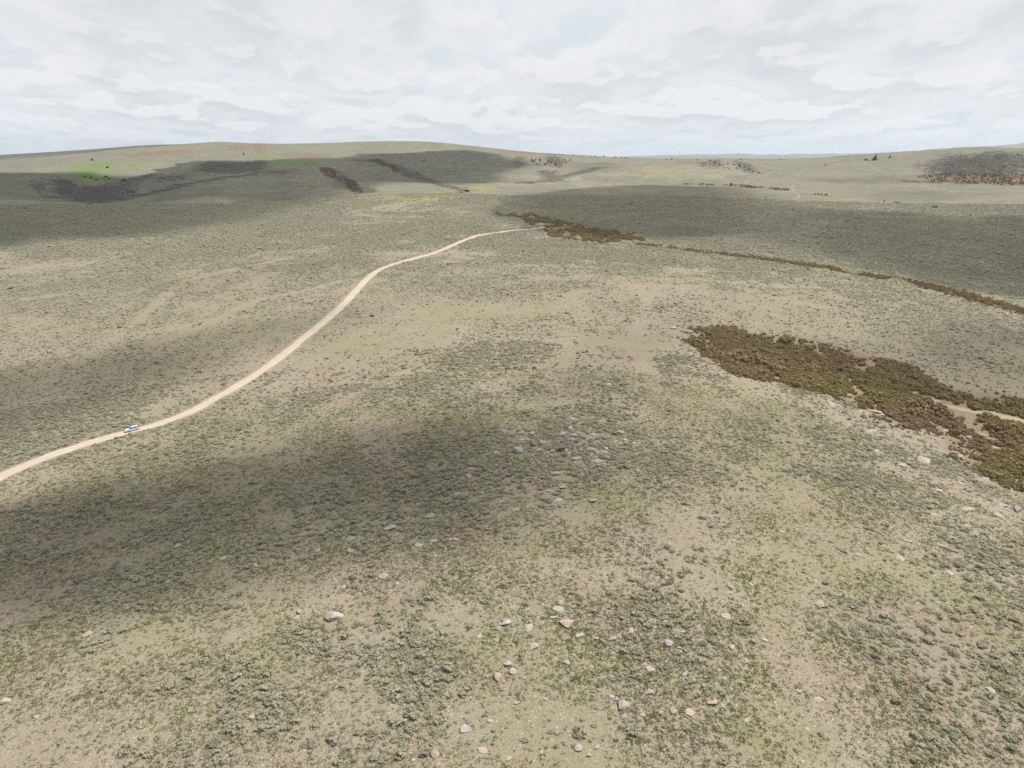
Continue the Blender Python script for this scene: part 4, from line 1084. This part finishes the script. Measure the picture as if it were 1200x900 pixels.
    def pane(nm, x0, z0, x1, z1, w0, w1, off):
        v = [(x0, -w0, z0), (x0, w0, z0), (x1, w1, z1), (x1, -w1, z1)]; d = Vector((z1 - z0, 0, x0 - x1)).normalized() * off
        vi = [(a + d.x, b, c + d.z) for a, b, c in v]
        mesh_obj(nm, v + vi, [(0, 1, 2, 3), (7, 6, 5, 4)] + [(k, (k + 1) % 4, 4 + (k + 1) % 4, 4 + k) for k in range(4)], glass, root)
    pane('windscreen', .94, 1.07, .18, 1.53, .74, .66, .02)
    pane('rear_window', -2.23, 1.12, -2.05, 1.50, .74, .66, -.02)
    prism('grille', [(2.37, .46), (2.36, .64), (2.28, .64), (2.28, .46)], -.5, .5, black, root, .01)
    prism('number_plate', [(-2.385, .66), (-2.385, .78), (-2.34, .78), (-2.34, .66)], -.26, .26, plate, root, 0)
    prism('bumper', [(2.38, .28), (2.40, .46), (2.28, .46), (2.20, .28)], -.86, .86, black, root, .03)
    prism('bumper', [(-2.41, .34), (-2.41, .54), (-2.30, .54), (-2.26, .34)], -.86, .86, black, root, .03)
    for cx in (1.42, -1.40):
        for s in (-1, 1):
            bm = bmesh.new(); bmesh.ops.create_cone(bm, cap_ends=True, segments=28, radius1=.35, radius2=.35, depth=.23)
            bmesh.ops.bevel(bm, geom=[e for e in bm.edges if e.calc_face_angle(0) > 1], offset=.04, segments=2, affect='EDGES')
            bmesh.ops.rotate(bm, verts=bm.verts, matrix=Matrix.Rotation(math.pi / 2, 3, 'X'))
            bmesh.ops.translate(bm, verts=bm.verts, vec=(cx, s * .80, .35)); w = bm_obj('wheel', bm, rubber, root)
            bm = bmesh.new(); bmesh.ops.create_cone(bm, cap_ends=True, segments=20, radius1=.22, radius2=.22, depth=.05)
            bmesh.ops.rotate(bm, verts=bm.verts, matrix=Matrix.Rotation(math.pi / 2, 3, 'X'))
            bmesh.ops.translate(bm, verts=bm.verts, vec=(cx, s * .90, .35)); bm_obj('rim', bm, alloy, w)
    return root
cr = car()
cx_, cy_ = ground_at(155, 505.8)
k = int(np.argmin(np.hypot(ROAD[:, 0] - cx_, ROAD[:, 1] - cy_)))
t = ROAD[max(k - 3, 0)] - ROAD[k + 3]; t /= np.hypot(*t)            # points down the road, towards the lower left
cr.location = (ROAD[k][0] - t[1] * .3, ROAD[k][1] + t[0] * .3, float(ground_z(*ROAD[k])[0]) + .10)
cr.rotation_euler = (0, 0, math.atan2(t[1], t[0])); cr.scale = (.88, .88, .88)

# ----------------------------------------------------------------------------------------------
# the broken cloud deck overhead: its shadows drift over the steppe
# ----------------------------------------------------------------------------------------------
HC = 1250.0
SH = [  # (outline of the shadow on the ground as seen in the survey photo, depth, relative softness)
    ([(-200, 640), (0, 606), (130, 566), (250, 530), (380, 500), (480, 490), (580, 478), (640, 490), (690, 530), (690, 590), (640, 640), (560, 655), (420, 640), (330, 660), (230, 685), (120, 712), (0, 752), (-200, 800)], .93, .075),
    ([(600, 470), (690, 400), (760, 362), (800, 372), (790, 430), (800, 500), (860, 560), (820, 600), (720, 600), (640, 600)], .34, .10),
    ([(-200, 500), (-100, 455), (0, 446), (110, 415), (240, 392), (330, 378), (400, 360), (430, 362), (380, 385), (310, 418), (220, 450), (100, 482), (0, 522), (-100, 560)], .62, .06),
    ([(200, 330), (330, 312), (430, 300), (420, 312), (320, 326), (220, 342)], .38, .05),
    ([(-200, 206), (0, 204), (90, 203), (130, 207), (170, 207), (200, 203), (260, 191), (330, 188), (420, 185), (460, 180), (540, 175), (590, 180), (622, 192), (590, 205), (600, 213), (540, 216), (480, 213), (440, 221), (420, 228), (340, 237.6), (200, 238.4), (0, 239), (-200, 239)], .95, .022),
    ([(-200, 237), (0, 237), (200, 236.5), (340, 235.5), (400, 230), (350, 246), (290, 262), (180, 276), (90, 282), (0, 292), (-200, 305)], .74, .03),
    ([(575, 246), (590, 229), (640, 222), (720, 217), (800, 216), (880, 220), (930, 240), (1000, 246), (1100, 250), (1400, 256), (1400, 352), (1200, 346), (1130, 332), (1000, 306), (930, 288), (880, 276), (800, 276), (720, 278), (640, 270), (600, 262)], .68, .035),
    ([(890, 398), (1000, 400), (1100, 412), (1300, 425), (1300, 480), (1180, 462), (1080, 442), (1000, 424), (920, 412)], .72, .06),
    ([(1060, 382), (1300, 382), (1300, 428), (1140, 420)], .66, .06),
    ([(1000, 742), (1130, 735), (1200, 775), (1140, 830), (1010, 805)], .42, .12),
    ([(950, 550), (1020, 540), (1060, 590), (990, 620)], .40, .10),
    ([(840, 470), (930, 480), (960, 520), (900, 545), (850, 520)], .35, .10),
    ([(1090, 180), (1300, 178), (1300, 214), (1200, 211), (1120, 208), (1085, 200)], .40, .03),
    ([(640, 188), (720, 192), (740, 200), (660, 204)], .35, .03),
    ([(930, 207), (1060, 205), (1080, 213), (960, 214)], .40, .03),
    ([(1000, 226), (1090, 222), (1180, 226), (1100, 236), (1010, 234)], .28, .03),
]
cg = 17.0
ux = np.arange(-3000, 3000, cg); uy = np.arange(-200, 5200, cg)
# the deck is built where the sun rays through its shadows cross 1250 m
UX, UY = np.meshgrid(ux, uy, indexing='ij')
dens = np.zeros(UX.shape)
UR = np.maximum(np.hypot(UX, UY), 80)
warp = .05 * UR
wx = UX + warp * fbm(UX / (UR * .10 + 6), UY / (UR * .10 + 6), 4, 301); wy = UY + warp * fbm(UX / (UR * .10 + 6), UY / (UR * .10 + 6), 4, 307)
for poly, dp, soft_ in SH:
    wpoly = ground_poly(poly, 3)
    lo, hi = wpoly.min(0) - 400, wpoly.max(0) + 400
    sel = (UX > lo[0]) & (UX < hi[0]) & (UY > lo[1]) & (UY < hi[1])
    d = sdf(wpoly, wx[sel], wy[sel])
    sw = soft_ * np.hypot(wpoly[:, 0], wpoly[:, 1]).mean() * 1.1 + 5
    dens[sel] = np.maximum(dens[sel], dp * (1 - sstep(-sw, sw * .6, d)))
dens = np.clip(dens * (1.04 + .45 * fbm(UX / (UR * .10 + 20), UY / (UR * .22 + 20), 4, 311)), 0, .965)
gz0 = ground_z(UX.ravel(), UY.ravel()).reshape(UX.shape)
kx = (HC - gz0) / SUN_DIR[2]
VX, VY = UX + SUN_DIR[0] * kx, UY + SUN_DIR[1] * kx
def mat_cloud():
    m = bpy.data.materials.new('cloud_vapour'); m.use_nodes = True; nt = m.node_tree; nt.nodes.clear()
    out = nt.nodes.new('ShaderNodeOutputMaterial'); tr = nt.nodes.new('ShaderNodeBsdfTransparent'); tl = nt.nodes.new('ShaderNodeBsdfTranslucent')
    df = nt.nodes.new('ShaderNodeBsdfDiffuse'); mx = nt.nodes.new('ShaderNodeMixShader'); m2 = nt.nodes.new('ShaderNodeMixShader')
    tl.inputs[0].default_value = (.95, .95, .96, 1); df.inputs[0].default_value = (.9, .9, .92, 1); m2.inputs[0].default_value = .5
    at = node(nt, 'ShaderNodeAttribute', attribute_name='thick').outputs['Fac']
    tc = node(nt, 'ShaderNodeTexCoord').outputs['Object']
    n1 = noise_n(nt, tc, .02, 5, .6)
    a = math_n(nt, 'MULTIPLY', at, mrange(nt, n1, .25, .75, .75, 1.2), clamp=True)
    nt.links.new(tl.outputs[0], m2.inputs[1]); nt.links.new(df.outputs[0], m2.inputs[2])
    nt.links.new(a, mx.inputs[0]); nt.links.new(tr.outputs[0], mx.inputs[1]); nt.links.new(m2.outputs[0], mx.inputs[2]); nt.links.new(mx.outputs[0], out.inputs[0])
    return m
thick = np.where(dens > .015, dens, 0)
cellmax = np.maximum.reduce([thick[:-1, :-1], thick[1:, :-1], thick[:-1, 1:], thick[1:, 1:]])
I, J = np.nonzero(cellmax > 0)
nv = UX.size; ny = UX.shape[1]
top = np.stack([VX, VY, HC + 150 * thick * (1 + .6 * fbm(UX / 50, UY / 50, 4, 321)) + .5], -1).reshape(-1, 3)
bot = np.stack([VX, VY, HC - 12 * thick * (1 + .6 * fbm(UX / 80, UY / 80, 3, 331)) - .5], -1).reshape(-1, 3)
a0 = I * ny + J; a1 = (I + 1) * ny + J; a2 = (I + 1) * ny + J + 1; a3 = I * ny + J + 1
q = np.concatenate([np.stack([a0, a1, a2, a3], 1), np.stack([a3, a2, a1, a0], 1) + nv])
used, inv = np.unique(q.ravel(), return_inverse=True); q = inv.reshape(-1, 4)
co = np.concatenate([top, bot])[used]; tv = np.concatenate([thick.ravel()] * 2)[used]
me = bpy.data.meshes.new('clouds'); me.vertices.add(len(co)); me.vertices.foreach_set('co', co.astype(np.float32).ravel())
me.loops.add(q.size); me.loops.foreach_set('vertex_index', q.ravel().astype(np.int32))
me.polygons.add(len(q)); me.polygons.foreach_set('loop_start', np.arange(0, q.size, 4, dtype=np.int32)); me.polygons.foreach_set('use_smooth', np.ones(len(q), bool))
me.update(calc_edges=True)
# light passes the top and the underside: each carries half of the optical depth
at = me.attributes.new('thick', 'FLOAT', 'POINT'); at.data.foreach_set('value', (1 - np.sqrt(1 - tv)).astype(np.float32))
me.materials.append(mat_cloud())
cl = bpy.data.objects.new('clouds', me); col.objects.link(cl); tag(cl, 'broken cloud deck drifting overhead', None, None, 'structure')

# ----------------------------------------------------------------------------------------------
# air
# ----------------------------------------------------------------------------------------------
HAZE = 2.4e-5
if HAZE:
    bm = bmesh.new(); bmesh.ops.create_cube(bm, size=1.0)
    for v in bm.verts: v.co = Vector((v.co.x * 94000, v.co.y * 94000, 500 if v.co.z > 0 else -190))
    m = bpy.data.materials.new('air'); m.use_nodes = True; nt = m.node_tree; nt.nodes.clear()
    out = nt.nodes.new('ShaderNodeOutputMaterial'); pv = nt.nodes.new('ShaderNodeVolumePrincipled')
    pv.inputs['Color'].default_value = (0.80, 0.90, 1.0, 1); pv.inputs['Density'].default_value = HAZE; pv.inputs['Anisotropy'].default_value = .2
    nt.links.new(pv.outputs[0], out.inputs['Volume'])
    hz = bm_obj('haze', bm, m); tag(hz, 'thin blue air over the far hills', None, None, 'stuff')

# ----------------------------------------------------------------------------------------------
# sky, sun
# ----------------------------------------------------------------------------------------------
SKY = 0.085
w = bpy.data.worlds.new('World'); scene.world = w; w.use_nodes = True
nt = w.node_tree; nt.nodes.clear()
out = nt.nodes.new('ShaderNodeOutputWorld'); bg = nt.nodes.new('ShaderNodeBackground'); bg.inputs['Strength'].default_value = SKY
sky = nt.nodes.new('ShaderNodeTexSky'); sky.sky_type = 'NISHITA'; sky.sun_disc = False; sky.sun_elevation = SUN_EL; sky.sun_rotation = SUN_AZ
sky.air_density = 1.0; sky.dust_density = 1.5; sky.ozone_density = 1.0
g = nt.nodes.new('ShaderNodeTexCoord').outputs['Generated']
sp = nt.nodes.new('ShaderNodeSeparateXYZ'); nt.links.new(g, sp.inputs[0])
z = math_n(nt, 'MAXIMUM', sp.outputs[2], 0.0)
def plane(dz, sc):
    den = math_n(nt, 'ADD', math_n(nt, 'ADD', z, dz), 0.10)
    cb = nt.nodes.new('ShaderNodeCombineXYZ')
    nt.links.new(math_n(nt, 'DIVIDE', math_n(nt, 'MULTIPLY', sp.outputs[0], sc * 1.75), math_n(nt, 'ADD', z, .26)), cb.inputs[0])
    nt.links.new(math_n(nt, 'DIVIDE', math_n(nt, 'MULTIPLY', sp.outputs[1], sc * .42), den), cb.inputs[1])
    cb.inputs[2].default_value = 3.7
    return cb.outputs[0]
A = plane(0.0, 1.25); B = plane(.012, 1.25)
def puffs(v):
    n = noise_n(nt, v, 1.15, 10, .56, dist=.12)
    vo = nt.nodes.new('ShaderNodeTexVoronoi'); vo.feature = 'SMOOTH_F1'; vo.inputs['Scale'].default_value = 2.6; vo.inputs['Smoothness'].default_value = .6
    ad = nt.nodes.new('ShaderNodeVectorMath'); ad.operation = 'ADD'; nt.links.new(v, ad.inputs[0])
    nn = nt.nodes.new('ShaderNodeTexNoise'); nn.inputs['Scale'].default_value = 4.0; nn.inputs['Detail'].default_value = 5; nt.links.new(v, nn.inputs['Vector'])
    sc_ = nt.nodes.new('ShaderNodeVectorMath'); sc_.operation = 'SCALE'; sc_.inputs['Scale'].default_value = .35; nt.links.new(nn.outputs['Color'], sc_.inputs[0])
    nt.links.new(sc_.outputs[0], ad.inputs[1]); nt.links.new(ad.outputs[0], vo.inputs['Vector'])
    return math_n(nt, 'ADD', n, math_n(nt, 'MULTIPLY', math_n(nt, 'SUBTRACT', .45, vo.outputs['Distance']), .34))
nA = puffs(A); nB = puffs(B)
n_hi = noise_n(nt, A, .42, 4, .5); n_det = noise_n(nt, A, 7.0, 6, .62)
dn = math_n(nt, 'ADD', nA, math_n(nt, 'MULTIPLY', math_n(nt, 'SUBTRACT', n_hi, .5), .40))
cover = mrange(nt, math_n(nt, 'ADD', dn, math_n(nt, 'MULTIPLY', math_n(nt, 'SUBTRACT', n_det, .5), .10)), .25, .38)
lit = mrange(nt, math_n(nt, 'ADD', math_n(nt, 'SUBTRACT', nA, nB), math_n(nt, 'MULTIPLY', math_n(nt, 'SUBTRACT', n_det, .5), .07)), -.015, .075)
body = mrange(nt, dn, .36, .62)
cc = mix_c(nt, body, (9.0, 9.15, 9.45), (7.7, 7.9, 8.3))
cc = mix_c(nt, math_n(nt, 'MULTIPLY', lit, mrange(nt, z, .05, .15, .85, .50)), cc, (9.9, 9.95, 10.1))
veil = mix_c(nt, mrange(nt, z, 0, .10), (6.9, 8.4, 9.7), (8.5, 9.1, 9.7))
veil = mix_c(nt, .12, veil, sky.outputs[0])
cc = mix_c(nt, math_n(nt, 'MULTIPLY', cover, mrange(nt, z, .0, .05, .55, .95)), veil, cc)
# overhead the deck opens up and the blue shows
over = mrange(nt, z, .25, .6)
cc = mix_c(nt, math_n(nt, 'MULTIPLY', over, .55), cc, mix_c(nt, .5, (5.2, 5.5, 5.9), sky.outputs[0]))
nt.links.new(cc, bg.inputs[0]); nt.links.new(bg.outputs[0], out.inputs[0])

sl = bpy.data.lights.new('sun', 'SUN'); sl.energy = 4.8; sl.angle = R_(0.53); sl.color = (1.0, .965, .915)
so = bpy.data.objects.new('sun', sl); col.objects.link(so)
so.rotation_euler = Vector(tuple(-SUN_DIR)).to_track_quat('-Z', 'Y').to_euler()
so.location = (600, 400, 2000)

# ----------------------------------------------------------------------------------------------
# render settings
# ----------------------------------------------------------------------------------------------
scene.render.engine = 'CYCLES'
scene.view_settings.view_transform = 'Standard'; scene.view_settings.look = 'None'
scene.view_settings.exposure = 0.10; scene.view_settings.gamma = 1.0; scene.view_settings.use_curve_mapping = False
cy = scene.cycles
cy.max_bounces = 6; cy.diffuse_bounces = 3; cy.glossy_bounces = 2; cy.transmission_bounces = 3; cy.transparent_max_bounces = 10; cy.volume_bounces = 1
cy.sample_clamp_indirect = 8.0
cy.use_denoising = False
